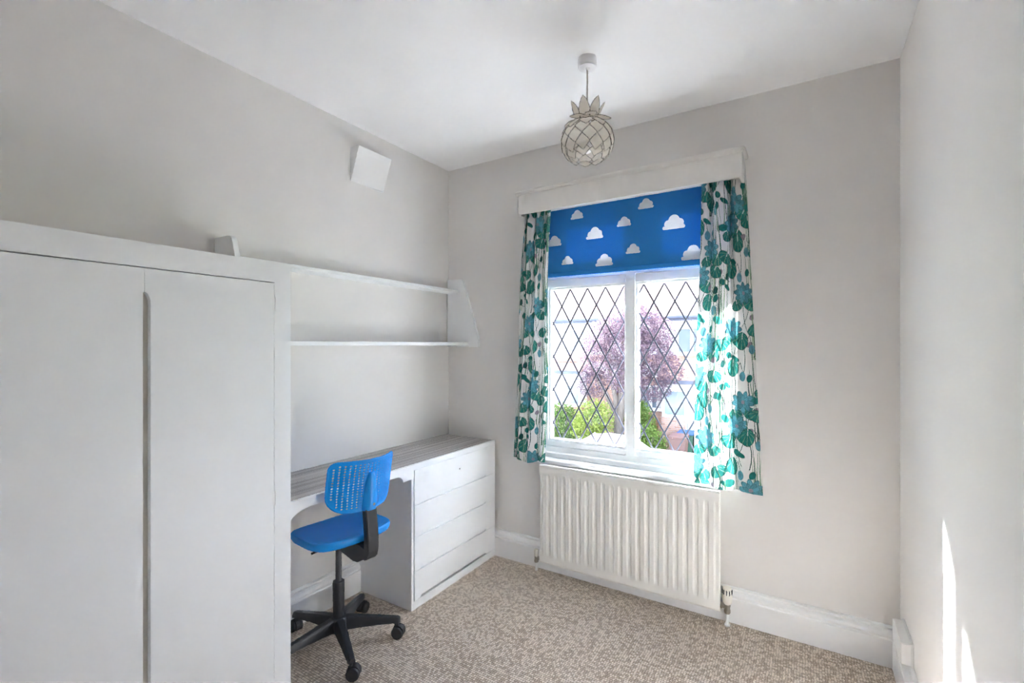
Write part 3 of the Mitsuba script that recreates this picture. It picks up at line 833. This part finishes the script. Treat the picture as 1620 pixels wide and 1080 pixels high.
prof = [(-0.016, 0.0035), (-0.010, 0.0065), (-0.004, 0.006), (0.0005, 0.002), (0.002, -0.006), (0.001, -0.018), (-0.005, -0.028), (-0.016, -0.033), (-0.05, -0.034), (-0.10, -0.034)]
rg = np.array([ringz(o, dz) for o, dz in prof])
sm = grid_mesh(np.concatenate([rg, rg[:, :1]], 1))
lastr = rg[-1]; capm = trimesh.Trimesh(np.vstack([lastr, lastr.mean(0)]), [[(k + 1) % 120, k, 120] for k in range(120)], process=False)
seat_rim = cat(sm, capm)
SHIFT = trimesh.transformations.translation_matrix([0, -0.012, 0])
st_ = put(ch + '__seat', local(xf(cat(tm, seat_rim), SHIFT)), 'blue_plastic', 45, 'blue seat with a fine pattern of holes')
pan = ext(spoly.buffer(-0.014), 0.004); v = pan.vertices.copy(); v[:, 2] += 0.536; pan = trimesh.Trimesh(v, pan.faces, process=False)
put(st_ + '__pan', local(xf(pan, SHIFT)), 'black_plastic', False)
# gas column
put(ch + '__column_rod', cyl((CX, CY, 0.29), (CX, CY, 0.50), 0.0140, n=28), 'grey_plastic', 40, 'thin dark steel rod')
put(ch + '__column_sleeve', lathe([(0, 0.085), (0.0235, 0.085), (0.0255, 0.20), (0.0265, 0.292), (0.025, 0.300), (0.016, 0.301), (0, 0.301)], (CX, CY, 0), 36), 'black_plastic', 40, 'black plastic column sleeve')
put(ch + '__hub', lathe([(0, 0.068), (0.036, 0.070), (0.044, 0.082), (0.044, 0.118), (0.038, 0.132), (0.028, 0.138), (0, 0.138)], (CX, CY, 0), 36), 'black_plastic', 40)
LEGS = [-27, 45, 117, 189, 261]
leg_m = None
for a in LEGS:
    rings = []
    for x, w, zt, zb in ((0.030, 0.0255, 0.134, 0.078), (0.075, 0.0235, 0.130, 0.080), (0.15, 0.0205, 0.118, 0.080), (0.235, 0.0175, 0.104, 0.076), (0.270, 0.0165, 0.097, 0.074), (0.281, 0.012, 0.092, 0.076)):
        c2 = [(-w, zb), (-w * 0.86, zt - 0.010), (-w * 0.55, zt), (w * 0.55, zt), (w * 0.86, zt - 0.010), (w, zb)]
        rings.append([(x, y, z) for y, z in c2])
    rings = np.array(rings)
    R2 = PchipInterpolator([0, 1, 2, 3, 4, 5], rings, axis=0)(np.linspace(0, 5, 16))
    m = grid_mesh(np.concatenate([R2, R2[:, :1]], 1), True)
    e_ = trimesh.Trimesh(np.vstack([R2[-1], R2[-1].mean(0)]), [[(k + 1) % 6, k, 6] for k in range(6)], process=False)
    e0 = trimesh.Trimesh(np.vstack([R2[0], R2[0].mean(0)]), [[k, (k + 1) % 6, 6] for k in range(6)], process=False)
    m = cat(m, e_, e0)
    if m.volume < 0:
        m.invert()
    lk = put(ch + '__leg', xf(m, rotz(math.radians(a), (CX, CY, 0))), 'black_plastic', 40)
for a, sw in zip(LEGS, (35, 20, 100, 170, 60)):
    ex = CX + 0.263 * math.cos(math.radians(a)); ey = CY + 0.263 * math.sin(math.radians(a))
    M = rotz(math.radians(sw), (ex, ey, 0))
    off = 0.010
    stem = cyl((0, 0, 0.050), (0, 0, 0.080), 0.0085, n=14)
    hood = trimesh.creation.cylinder(0.0285, 0.019, sections=36); hood.apply_transform(trimesh.transformations.rotation_matrix(math.pi / 2, [1, 0, 0])); hood.apply_translation([off, 0, 0.030])
    hood = trimesh.intersections.slice_mesh_plane(hood, [0, 0, 1], [0, 0, 0.024], cap=True, engine='earcut') if False else hood
    ck = put(ch + '__caster', xf(cat(stem, hood, bx(-0.012, 0.02, -0.009, 0.009, 0.036, 0.056, 0.003)), M), 'black_plastic', 40)
    for sy in (-1, 1):
        w = lathe([(0, -0.007), (0.020, -0.007), (0.0265, -0.006), (0.028, -0.003), (0.028, 0.003), (0.026, 0.007), (0.018, 0.0085), (0.008, 0.006), (0, 0.006)], n=36)
        w.apply_transform(trimesh.transformations.rotation_matrix(-sy * math.pi / 2, [1, 0, 0])); w.apply_translation([off, sy * 0.0175, 0.0280])
        put(ck + '__wheel', xf(w, M), 'black_plastic', 40)

# ------------------------------------------------------------------ pendant lamp: pineapple of capiz shells
LX, LY = -0.809, 1.915
pl = thing('pendant_lamp', 'pineapple shaped pendant lamp of pale capiz shell petals hanging from ceiling', 'lamp')
put(pl + '__ceiling_rose', lathe([(0, HZ), (0.040, HZ), (0.041, HZ - 0.008), (0.041, HZ - 0.034), (0.037, HZ - 0.041), (0.012, HZ - 0.044), (0.006, HZ - 0.052), (0, HZ - 0.052)], (LX, LY, 0), 48), 'rose_white', 35, 'white plastic ceiling rose')
put(pl + '__cord', tube([(LX, LY, HZ - 0.045), (LX + 0.0005, LY, 2.55), (LX - 0.0007, LY, 2.47), (LX, LY, 2.385)], 0.0033, 10), 'cord_grey', 40, 'grey flex')
put(pl + '__lamp_holder', lathe([(0, 2.395), (0.010, 2.395), (0.017, 2.375), (0.019, 2.325), (0.017, 2.318), (0, 2.318)], (LX, LY, 0), 28), 'rose_white', 35)
put(pl + '__bulb', lathe([(0.011, 2.320), (0.014, 2.305), (0.026, 2.280), (0.028, 2.265), (0.022, 2.245), (0.010, 2.236), (0, 2.234)][::-1], (LX, LY, 0), 28), 'rose_white', 35, 'white bulb inside the shells')
BC, BR, BHt = 2.286, 0.112, 0.094     # centre height, radius, half height


def body(th, ph, k=1.0):
    """point of the pineapple's outline; th from top 0 to bottom pi"""
    return np.array([LX + k * BR * np.sin(th) ** 0.85 * np.cos(ph), LY + k * BR * np.sin(th) ** 0.85 * np.sin(ph), BC + k * BHt * np.cos(th)])


def petal(frame_fn, nseg=7):
    """leaf from frame_fn(s, t): s along 0..1, t across -1..1"""
    ss, ts = np.linspace(0, 1, nseg), np.linspace(-1, 1, 5)
    P = np.array([[frame_fn(s, t) for t in ts] for s in ss])
    edge = [frame_fn(s, 1) for s in np.linspace(0, 1, 12)] + [frame_fn(s, -1) for s in np.linspace(1, 0, 12)[1:]]
    return grid_mesh(P), tube(np.array(edge), 0.0011, 5)


rows = [(0.50, 8), (0.86, 10), (1.22, 11), (1.58, 11), (1.94, 11), (2.28, 9)]
for ri, (th0, cnt) in enumerate(rows):
    for k in range(cnt):
        ph0 = 2 * math.pi * (k + (0.5 if ri % 2 else 0)) / cnt + 0.35
        dth = 0.50 if ri < 5 else 0.42
        wmax = math.pi / cnt * 1.04
        jit = rng.uniform(-0.03, 0.03)

        def ff(s, t, th0=th0, ph0=ph0, dth=dth, wmax=wmax, jit=jit, ri=ri):
            th = th0 - dth * 0.50 + s * dth * 1.32 + jit
            w = wmax * (min(1.0, 0.15 + 2.0 * s) if s < 0.46 else max(0.0, (1 - s) / 0.54) ** 0.88)
            th = min(max(th, 0.12), 2.78)
            return body(th, ph0 + t * w, 1.0 + 0.045 * s - 0.012 * t * t + 0.004 * (ri % 2))
        a, b = petal(ff)
        pk = put(pl + '__petal', a, 'capiz', True)
        put(pk + '__wire', b, 'wire_dark', 40)
for k in range(7):            # upright crown
    ph = 2 * math.pi * k / 7 + 1.28
    def ff(s, t, ph=ph):
        w = 0.0240 * (math.sin(math.pi * min(1, (0.22 + 0.78 * s))) ** 0.7 if s < 1 else 0)
        r = 0.042 + 0.026 * s * s + 0.008 * s
        z = 2.368 + 0.084 * s
        return np.array([LX + r * math.cos(ph) - math.sin(ph) * t * w, LY + r * math.sin(ph) + math.cos(ph) * t * w, z])
    a, b = petal(ff, 9)
    pk = put(pl + '__crown_leaf', a, 'capiz', True)
    put(pk + '__wire', b, 'wire_dark', 40)
for k in range(6):            # collar leaves lying outwards
    ph = 2 * math.pi * k / 6 + 0.15
    def ff(s, t, ph=ph):
        w = 0.024 * (math.sin(math.pi * min(1, (0.2 + 0.8 * s))) ** 0.7 if s < 1 else 0)
        r = 0.030 + 0.074 * s
        z = 2.384 - 0.016 * s * s
        return np.array([LX + r * math.cos(ph) - math.sin(ph) * t * w, LY + r * math.sin(ph) + math.cos(ph) * t * w, z])
    a, b = petal(ff, 7)
    pk = put(pl + '__collar_leaf', a, 'capiz', True)
    put(pk + '__wire', b, 'wire_dark', 40)
put(pl + '__top_ring', cat(*[tube([(LX + 0.040 * math.cos(a), LY + 0.040 * math.sin(a), 2.372) for a in np.linspace(0, 2 * math.pi, 30)], 0.0014, 5), cyl((LX - 0.04, LY, 2.372), (LX + 0.04, LY, 2.372), 0.0014, n=6), cyl((LX, LY - 0.04, 2.372), (LX, LY + 0.04, 2.372), 0.0014, n=6)]), 'wire_dark', 40)

# ------------------------------------------------------------------ wall vent
vt = thing('air_vent', 'white wedge-shaped air vent cover high on the left wall', 'vent')
wed = Polygon([(WX0, 2.328), (WX0 + 0.006, 2.328), (WX0 + 0.072, 2.506), (WX0 + 0.068, 2.510), (WX0, 2.510)])
for a, b in ((1.768, 1.7715), (2.0035, 2.007)):
    put(vt + '__cheek', ext_y(wed, a, b), 'white_satin', 30)
fl = Polygon([(WX0, 2.326), (WX0 + 0.007, 2.326), (WX0 + 0.074, 2.508), (WX0 + 0.070, 2.511)])
put(vt + '__front_flap', ext_y(fl, 1.767, 2.008), 'white_satin', 30)
put(vt + '__grille', cat(*[bx(WX0 + 0.001, WX0 + 0.055, 1.775 + 0.02 * k, 1.777 + 0.02 * k, 2.46, 2.463, 0) for k in range(12)], bx(WX0, WX0 + 0.002, 1.7715, 2.0035, 2.33, 2.508, 0)), 'white_satin', False)

# ------------------------------------------------------------------ boxes at the right-hand corner
jb = thing('junction_box', 'white plastic cover box on the right skirting in the corner', 'cover box')
put(jb + '__cover', bx(WX1 - 0.040, WX1 - 0.0005, 2.325, 2.52, 0.173, 0.258, 0.004), 'white_satin', 35)
put(jb + '__base_plate', bx(WX1 - 0.008, WX1, 2.321, 2.524, 0.1725, 0.261, 0.001), 'white_satin', 35)
tr = thing('cable_trunking', 'short white cable trunking on the skirting near the right corner', 'trunking')
put(tr + '__cover', bx(WX1 - 0.048, WX1 - 0.030, 1.80, 2.318, 0.012, 0.098, 0.003), 'white_satin', 35)
put(tr + '__end_cap', bx(WX1 - 0.0495, WX1 - 0.030, 2.312, 2.323, 0.010, 0.100, 0.002), 'white_satin', 35)

# ------------------------------------------------------------------ the street outside
G = -2.86
mat('asphalt', proc(lambda p, n, uv: mix((0.10, 0.10, 0.105), (0.16, 0.16, 0.16), fbm(p.x * 6, p.y * 6, 0, 3))), 0.9, 0.2)
mat('paving', proc(lambda p, n, uv: mix((0.30, 0.29, 0.27), (0.40, 0.385, 0.36), fbm(p.x * 3, p.y * 3, 0, 3))), 0.9, 0.2)
mat('grass_ground', proc(lambda p, n, uv: mix((0.09, 0.15, 0.04), (0.17, 0.24, 0.08), fbm(p.x * 5, p.y * 5, 0, 4))), 0.9, 0.1)


def brick(p, n, uv):
    h = p.x + p.y
    z = p.z / 0.075
    rw = dr.floor(z)
    x = h / 0.225 + 0.5 * (rw - 2 * dr.floor(rw / 2))
    fx, fz = x - dr.floor(x), z - rw
    mort = dr.minimum(dr.minimum(fx, 1 - fx) * 3.0, dr.minimum(fz, 1 - fz))
    c = mix((0.42, 0.22, 0.16), (0.56, 0.32, 0.24), cell_rand(dr.floor(x), rw, 1))
    return mix((0.42, 0.38, 0.34), c, smoothstep(0.05, 0.12, mort))


def tiles(p, n, uv):
    z = p.z / 0.075
    rw = dr.floor(z)
    x = p.x / 0.17 + 0.5 * (rw - 2 * dr.floor(rw / 2))
    fz = z - rw
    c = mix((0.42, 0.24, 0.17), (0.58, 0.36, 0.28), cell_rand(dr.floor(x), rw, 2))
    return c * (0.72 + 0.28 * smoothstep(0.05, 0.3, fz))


mat('brickwork', proc(brick), 0.85, 0.2)
mat('roof_tiles', proc(tiles), 0.8, 0.2)
mat('render_white', proc(lambda p, n, uv: mix((0.66, 0.65, 0.63), (0.74, 0.73, 0.71), fbm(p.x * 1.5, p.y, p.z * 1.5, 3))), 0.85, 0.2)
mat('paint_white', (0.78, 0.78, 0.78), 0.5, 0.4)
mat('gutter_black', (0.10, 0.115, 0.16), 0.4, 0.5)
mat('timber_dark', (0.07, 0.055, 0.05), 0.7, 0.3)
mat('door_grey', (0.42, 0.41, 0.39), 0.5, 0.4)
mat('window_dark', (0.20, 0.25, 0.31), 0.12, 0.6)
mat('curtain_far', (0.62, 0.60, 0.58), 0.9, 0.1)
mat('bark', proc(lambda p, n, uv: mix((0.12, 0.095, 0.08), (0.24, 0.20, 0.17), fbm(p.x * 14, p.y * 14, p.z * 4, 3))), 0.9, 0.1)
mat('bin_brown', (0.17, 0.095, 0.08), 0.5, 0.4)
mat('bin_blue', (0.03, 0.09, 0.33), 0.5, 0.4)
mat('bin_green', (0.05, 0.12, 0.08), 0.5, 0.4)
mat('car_silver', (0.62, 0.63, 0.65), 0.25, 0.6, clearcoat=0.6)
mat('tyre', (0.025, 0.025, 0.025), 0.8, 0.2)
for nm, c0, c1 in (('leaf_plum', (0.11, 0.08, 0.11), (0.27, 0.185, 0.21)), ('leaf_green', (0.10, 0.17, 0.035), (0.22, 0.30, 0.08)), ('leaf_lime', (0.24, 0.31, 0.06), (0.38, 0.42, 0.12)), ('leaf_red', (0.30, 0.10, 0.06), (0.42, 0.22, 0.12))):
    scene[nm] = {'type': 'principledthin', 'base_color': proc(lambda p, n, uv, c0=c0, c1=c1: mix(c0, c1, cell_rand(p.x * 7, p.y * 7, p.z * 7))), 'roughness': 0.6, 'diff_trans': 0.8}

lab(put('ground', bx(-60, 40, 16.6, 60, G - 0.3, G, 0), 'grass_ground', False), 'front gardens across the street', None, None, 'structure')
lab(put('road', bx(-60, 40, 8.5, 15.2, G - 0.4, G - 0.12, 0), 'asphalt', False), 'grey asphalt street below the window', None, None, 'structure')
lab(put('pavement', cat(bx(-60, 40, 15.2, 16.6, G - 0.4, G, 0.01), bx(-60, 40, 2.95, 8.5, G - 0.4, G, 0.01)), 'paving', False), 'pale paved footway along the street', None, None, 'structure')


def house(name, label, x0, x1, mirror, porch):
    """two-storey house with front at y=20, tiled roof, bay and porch"""
    h = thing(name, label, 'house', None)
    EZ = 2.50
    W_ = []
    up_w = porch['upper']
    gf_w = [(x1 - 2.45, x1 - 0.55)] if not mirror else [(x0 + 0.55, x0 + 2.45)]
    up = sbox(x0, 0.05, x1, EZ)
    for a, b in up_w:
        up = up.difference(sbox(a, 1.05, b, 2.12))
    put(h + '__upper_wall', ext_y(up, 20.0, 20.3), 'render_white', False, 'white rendered upper wall')
    lo = sbox(x0, G, x1, 0.05)
    gw = porch['window']
    lo = lo.difference(sbox(gw[0], -1.32, gw[1], -0.30))
    put(h + '__lower_wall', ext_y(lo, 20.0, 20.3), 'brickwork', False, 'red brick lower wall')
    put(h + '__side_wall', cat(bx(x0, x0 + 0.25, 20.3, 28, G, EZ, 0), bx(x1 - 0.25, x1, 20.3, 28, G, EZ, 0), bx(x0, x1, 28, 28.25, G, EZ, 0)), 'brickwork', False)
    rf = Polygon([(19.55, EZ - 0.02), (24.1, EZ + 3.7), (28.7, EZ - 0.02), (28.7, EZ + 0.08), (24.1, EZ + 3.83), (19.55, EZ + 0.08)])
    put(h + '__roof', ext_x(rf, x0 - 0.02, x1 + 0.02), 'roof_tiles', False, 'orange red tiled roof')
    put(h + '__soffit', bx(x0, x1, 19.62, 20.0, EZ - 0.06, EZ - 0.01, 0), 'paint_white', False)
    put(h + '__gutter', cyl((x0, 19.55, EZ + 0.01), (x1, 19.55, EZ + 0.01), 0.07, n=10), 'gutter_black', 40, 'dark gutter')
    put(h + '__fascia', bx(x0, x1, 19.58, 19.64, EZ - 0.12, EZ + 0.06, 0), 'gutter_black', False)

    def window(a, b, z0, z1, y, n):
        k = num(h + '__window')
        ring = sbox(a, z0, b, z1)
        for q in range(n):
            wv = (b - a) / n
            ring = ring.difference(sbox(a + q * wv + 0.06, z0 + 0.07, a + (q + 1) * wv - 0.06, z1 - 0.07))
        scene[k] = ply(cat(ext_y(ring, y, y + 0.10), bx(a - 0.05, b + 0.05, y - 0.08, y + 0.1, z0 - 0.06, z0, 0.005)), 'paint_white', False)
        for q in range(n):
            wv = (b - a) / n
            put(k + '__pane', bx(a + q * wv + 0.05, a + (q + 1) * wv - 0.05, y + 0.05, y + 0.06, z0 + 0.06, z1 - 0.06, 0), 'window_dark', False)
        put(k + '__curtain', cat(bx(a + 0.08, a + 0.25, y + 0.03, y + 0.045, z0 + 0.08, z1 - 0.08, 0), bx(b - 0.25, b - 0.08, y + 0.03, y + 0.045, z0 + 0.08, z1 - 0.08, 0)), 'curtain_far', False)
    for a, b in up_w:
        window(a, b, 1.05, 2.12, 20.02, 2)
    window(gw[0], gw[1], -1.32, -0.30, 20.02, 3)
    # hung tile band between the floors
    put(h + '__tile_band', bx(x0 + 0.3, x1 - 0.3, 19.93, 20.0, 0.62, 0.96, 0), 'roof_tiles', False, 'band of hung red tiles')
    # porch: tiled lean-to roof on a white glazed front
    a, b = porch['x']
    pr = Polygon([(18.55, 0.07), (20.0, 0.92), (20.0, 0.80), (18.55, -0.02)])
    pk = put(h + '__porch', cat(bx(a + 0.1, a + 0.2, 18.75, 20, -0.2, 0.0, 0), bx(a + 0.12, a + 0.22, 18.75, 18.85, -2.7, 0.0, 0), bx(b - 0.22, b - 0.12, 18.75, 18.85, -2.7, 0.0, 0), bx(a + 0.95, a + 1.05, 18.75, 18.85, -2.7, 0.0, 0), bx(a + 0.12, b - 0.12, 18.75, 18.85, -0.40, 0.0, 0), bx(a + 0.12, a + 1.0, 18.73, 18.87, -1.42, -1.30, 0)), 'paint_white', False, 'white framed porch')
    put(pk + '__roof', ext_x(pr, a, b), 'roof_tiles', False, 'orange red tiled porch roof')
    put(pk + '__gutter', bx(a, b, 18.46, 18.56, -0.09, 0.05, 0.01), 'gutter_black', 30, 'dark gutter')
    put(pk + '__pane', bx(a + 0.2, a + 0.96, 18.80, 18.81, -1.30, -0.38, 0), 'window_dark', False)
    put(pk + '__pane', bx(a + 1.05, b - 0.2, 18.80, 18.81, -0.35, -0.05, 0), 'curtain_far', False)
    put(pk + '__door', bx(a + 1.06, b - 0.22, 18.80, 18.86, -2.7, -0.42, 0.004), 'door_grey', 30, 'pale grey front door')
    put(pk + '__low_wall', bx(a + 0.1, a + 1.0, 18.72, 18.88, -2.86, -1.40, 0), 'brickwork', False)
    # chimney
    put(h + '__chimney', cat(bx((x0 + x1) / 2 - 0.4, (x0 + x1) / 2 + 0.4, 23.6, 24.5, EZ + 3.2, EZ + 5.0, 0.02), cyl(((x0 + x1) / 2 - 0.15, 24.0, EZ + 5.0), ((x0 + x1) / 2 - 0.15, 24.0, EZ + 5.5), 0.13, 0.11, 12)), 'brickwork', False)
    return h


house('house', 'white and brick house with tiled porch seen through the right casement', -7.0, 2.6, False, dict(x=(-4.90, -2.60), window=(-6.55, -5.10), upper=[(-6.1, -5.15), (-4.70, -3.15), (-1.2, 0.6)]))
hl = house('house', 'white and brick house behind the plum tree seen through the left casement', -13.4, -7.05, False, dict(x=(-12.9, -10.6), window=(-10.3, -8.6), upper=[(-12.5, -10.8), (-9.55, -8.0)]))
# bay roof on the left house
put(hl + '__bay', cat(bx(-10.35, -8.45, 19.2, 20.0, -1.36, 0.20, 0.01)), 'paint_white', False, 'white bay window')
bp_ = Polygon([(19.0, 0.22), (20.0, 0.62), (20.0, 0.52), (19.0, 0.14)])
put(hl + '__bay__roof', ext_x(bp_, -10.45, -8.35), 'roof_tiles', False, 'small tiled bay roof')
put(hl + '__bay__gutter', bx(-10.45, -8.35, 18.94, 19.02, 0.12, 0.26, 0.01), 'gutter_black', 30, 'dark gutter')
for q in range(3):
    put(hl + '__bay__pane', bx(-10.25 + 0.6 * q, -9.75 + 0.6 * q, 19.185, 19.2, -1.18, -0.42, 0), 'window_dark', False)
put(hl + '__bay__base', bx(-10.35, -8.45, 19.2, 20.0, G, -1.36, 0), 'brickwork', False)


def leaves(centres, radii, n, size, seed):
    """n small leaf blades scattered in ellipsoid clumps"""
    r = np.random.default_rng(seed)
    which = r.choice(len(centres), n, p=np.prod(radii, 1) / np.prod(radii, 1).sum())
    d = r.normal(size=(n, 3)); d /= np.linalg.norm(d, axis=1, keepdims=True)
    p = centres[which] + d * (r.uniform(0.15, 1, (n, 1)) ** 0.45) * radii[which]
    a = r.normal(size=(n, 3)); a /= np.linalg.norm(a, axis=1, keepdims=True)
    b = np.cross(a, r.normal(size=(n, 3))); b /= np.linalg.norm(b, axis=1, keepdims=True)
    s = size * r.uniform(0.6, 1.3, (n, 1))
    v = np.stack([p - a * s, p + b * s * 0.45, p + a * s, p - b * s * 0.45], 1).reshape(-1, 3)
    k = np.arange(n)[:, None] * 4
    return trimesh.Trimesh(v, np.vstack([k + [0, 1, 2], k + [0, 2, 3]]), process=False)


tree = thing('plum_tree', 'purple leaved plum tree with forked trunk across the street', 'tree')
TX, TY = -6.15, 17.6
trunk = [tube([(TX, TY, G - 0.05), (TX + 0.02, TY, -2.2), (TX - 0.02, TY, -1.3)], np.array([0.27, 0.20, 0.20]), 12)]
r = np.random.default_rng(4)
for dx_, dy_, dz_ in ((-0.55, 0.1, 2.6), (0.35, -0.1, 2.9), (1.0, 0.2, 2.3), (-1.0, -0.2, 1.9), (0.1, 0.4, 3.2), (0.75, -0.4, 3.0)):
    q = [np.array([TX - 0.02 + 0.05 * np.sign(dx_), TY, -1.5])]
    for s in np.linspace(0.25, 1, 5):
        q.append(np.array([TX + dx_ * s * 1.2 + r.uniform(-.06, .06), TY + dy_ * s + r.uniform(-.06, .06), -1.5 + dz_ * s * 1.25]))
    trunk.append(tube(np.array(q), np.linspace(0.13, 0.025, 6), 8))
put(tree + '__trunk', cat(*trunk), 'bark', True, 'brown forked trunk with branches')
CR = ((-0.9, 0, 0.9), (0.1, 0, 1.4), (1.0, 0, 1.1), (-0.3, 0.2, 2.2), (0.8, -0.1, 2.2), (1.45, 0.1, 0.5), (-1.05, 0, -0.1), (0.3, -0.3, 0.2), (0.9, 0.2, -0.2), (0.3, 0.1, 2.7), (1.25, 0, 1.8), (-0.8, -.2, 1.7))
cen = np.array([(TX + 0.15 + 1.12 * x, TY + y, z) for x, y, z in CR])
rad_ = 1.12 * np.array([(0.75, 0.7, 0.8), (0.95, 0.8, 0.9), (0.8, 0.7, 0.8), (0.7, 0.6, 0.65), (0.7, 0.6, 0.7), (0.6, 0.5, 0.6), (0.6, 0.6, 0.55), (0.8, 0.6, 0.6), (0.75, 0.6, 0.5), (0.4, 0.4, 0.6), (0.55, 0.5, 0.6), (0.55, 0.5, 0.6)])
lab(put(tree + '__foliage', leaves(cen, rad_, 34000, 0.042, 1), 'leaf_plum', False, 'dense purple red leaves'), kind='stuff')
SHR = [('yellow green rounded shrub in front of the plum tree', 'leaf_lime', (-6.9, 16.9, -1.55), (0.85, 0.5, 0.95), 5000, 0.06),
       ('dark green bush beside the plum tree trunk', 'leaf_green', (-5.45, 17.95, -1.55), (0.65, 0.5, 0.95), 5000, 0.05),
       ('green hedge clump at the left under the bay window', 'leaf_green', (-8.55, 17.4, -1.75), (1.0, 0.5, 0.85), 5000, 0.055),
       ('low green shrub under the porch window', 'leaf_green', (-4.87, 16.95, -2.05), (0.70, 0.45, 0.62), 5000, 0.05),
       ('reddish climber on the brick wall left of the porch', 'leaf_red', (-5.65, 19.2, -1.9), (0.6, 0.4, 0.5), 2500, 0.05)]
for lb, mt, c, rr, n, sz in SHR:
    sk = thing('shrub', lb, 'shrub')
    stems = []
    r = np.random.default_rng(n + int(100 * abs(c[0])))
    for k in range(7):
        a = r.uniform(0, 6.28)
        stems.append(tube([(c[0] + 0.1 * math.cos(a), c[1] + 0.1 * math.sin(a), G - 0.03), (c[0] + rr[0] * 0.4 * math.cos(a), c[1] + rr[1] * 0.4 * math.sin(a), c[2] - 0.2 * rr[2]), (c[0] + rr[0] * 0.75 * math.cos(a), c[1] + rr[1] * 0.75 * math.sin(a), c[2] + 0.35 * rr[2])], np.array([0.035, 0.022, 0.008]), 6))
    put(sk + '__stems', cat(*stems), 'bark', True)
    base = (c[2] - rr[2] - G)
    cs = np.array([c] + [(c[0] + r.uniform(-.6, .6) * rr[0], c[1] + r.uniform(-.5, .5) * rr[1], c[2] + r.uniform(-.55, .45) * rr[2]) for _ in range(7)] + [(c[0], c[1], (c[2] + G) / 2)])
    rs = np.array([rr] + [tuple(0.55 * np.array(rr))] * 7 + [(rr[0] * 0.8, rr[1] * 0.8, max(0.25, (c[2] - G) / 2 - 0.02))])
    lab(put(sk + '__foliage', leaves(cs, rs, n, sz, n), mt, False), kind='stuff')


def wheelie_bin(label, x, y, mb, ml):
    b = thing('wheelie_bin', label, 'bin')
    put(b + '__body', trimesh.convex.convex_hull(np.array([(x + sx * w, y + sy * w * 1.1, z) for sx in (-1, 1) for sy in (-1, 1) for w, z in ((0.22, G + 0.06), (0.28, G + 0.98))])), mb, 30)
    put(b + '__rim', bx(x - 0.30, x + 0.30, y - 0.33, y + 0.33, G + 0.95, G + 1.0, 0.01), mb, 30)
    put(b + '__lid', hull([(x + sx * 0.27, y + sy * 0.31, G + 1.02 + (0.03 if sy > 0 else 0), 0.03) for sx in (-1, 1) for sy in (-1, 1)] + [(x, y, G + 1.07, 0.02)]), ml, 30)
    for s in (-1, 1):
        put(b + '__wheel', cyl((x + s * 0.20, y + 0.24, G + 0.10), (x + s * 0.26, y + 0.24, G + 0.10), 0.10, n=18), 'tyre', 30)


wheelie_bin('brown wheelie bin in front of the porch across the street', -3.84, 17.35, 'bin_brown', 'bin_brown')
wheelie_bin('green wheelie bin with a bright blue lid beside the porch', -3.74, 18.15, 'bin_green', 'bin_blue')
wheelie_bin('second blue-lidded wheelie bin at the right edge of the pane', -3.10, 18.15, 'bin_green', 'bin_blue')

# parked car, only its roof shows over the window board
car = thing('car', 'silver parked car in the street, its roof just above the window board', 'car')
cx, cy = -5.55, 14.15
GR_ = G - 0.12
prof_c = [(-2.05, 0.35), (-2.1, 0.62), (-1.95, 0.86), (-1.15, 0.98), (-0.45, 1.40), (0.15, 1.50), (0.85, 1.47), (1.55, 1.10), (2.0, 1.0), (2.1, 0.62), (2.05, 0.35)]
low = Polygon([(-2.05, 0.28), (-2.12, 0.62), (-1.95, 0.86), (-1.1, 0.99), (1.6, 1.03), (2.0, 0.98), (2.1, 0.62), (2.05, 0.28)]).buffer(0.06).buffer(-0.06)
for s in (-1.3, 1.3):
    low = low.difference(Point(s, 0.30).buffer(0.36))
body_c = ext_y(affinity.translate(low, cx, GR_), cy - 0.85, cy + 0.85)
put(car + '__body', body_c, 'car_silver', 40)
cab = trimesh.convex.convex_hull(np.array([(cx + x, cy + s * w, GR_ + z) for s in (-1, 1) for x, z, w in ((-1.05, 0.97, 0.80), (-0.40, 1.40, 0.62), (0.1, 1.49, 0.60), (0.85, 1.46, 0.60), (1.55, 1.02, 0.78))]))
put(car + '__windows', cab, 'window_dark', 20, 'dark glass')
put(car + '__roof_panel', hull([(cx + x, cy + s * w, GR_ + z, 0.02) for s in (-1, 1) for x, z, w in ((-0.38, 1.41, 0.60), (0.1, 1.49, 0.58), (0.85, 1.46, 0.58))]), 'car_silver', 40)
for s in (-1, 1):
    for a, b in ((-1.05, -0.40), (0.25, 0.25), (1.55, 0.85)):
        put(car + '__pillar', cyl((cx + a, cy + s * 0.79, GR_ + 0.98), (cx + b, cy + s * 0.62, GR_ + 1.45), 0.035, n=8), 'car_silver', 40)
for s in (-1.3, 1.3):
    for t in (-1, 1):
        put(car + '__wheel', cyl((cx + s, cy + t * 0.66, GR_ + 0.31), (cx + s, cy + t * 0.86, GR_ + 0.31), 0.31, n=24), 'tyre', 35)
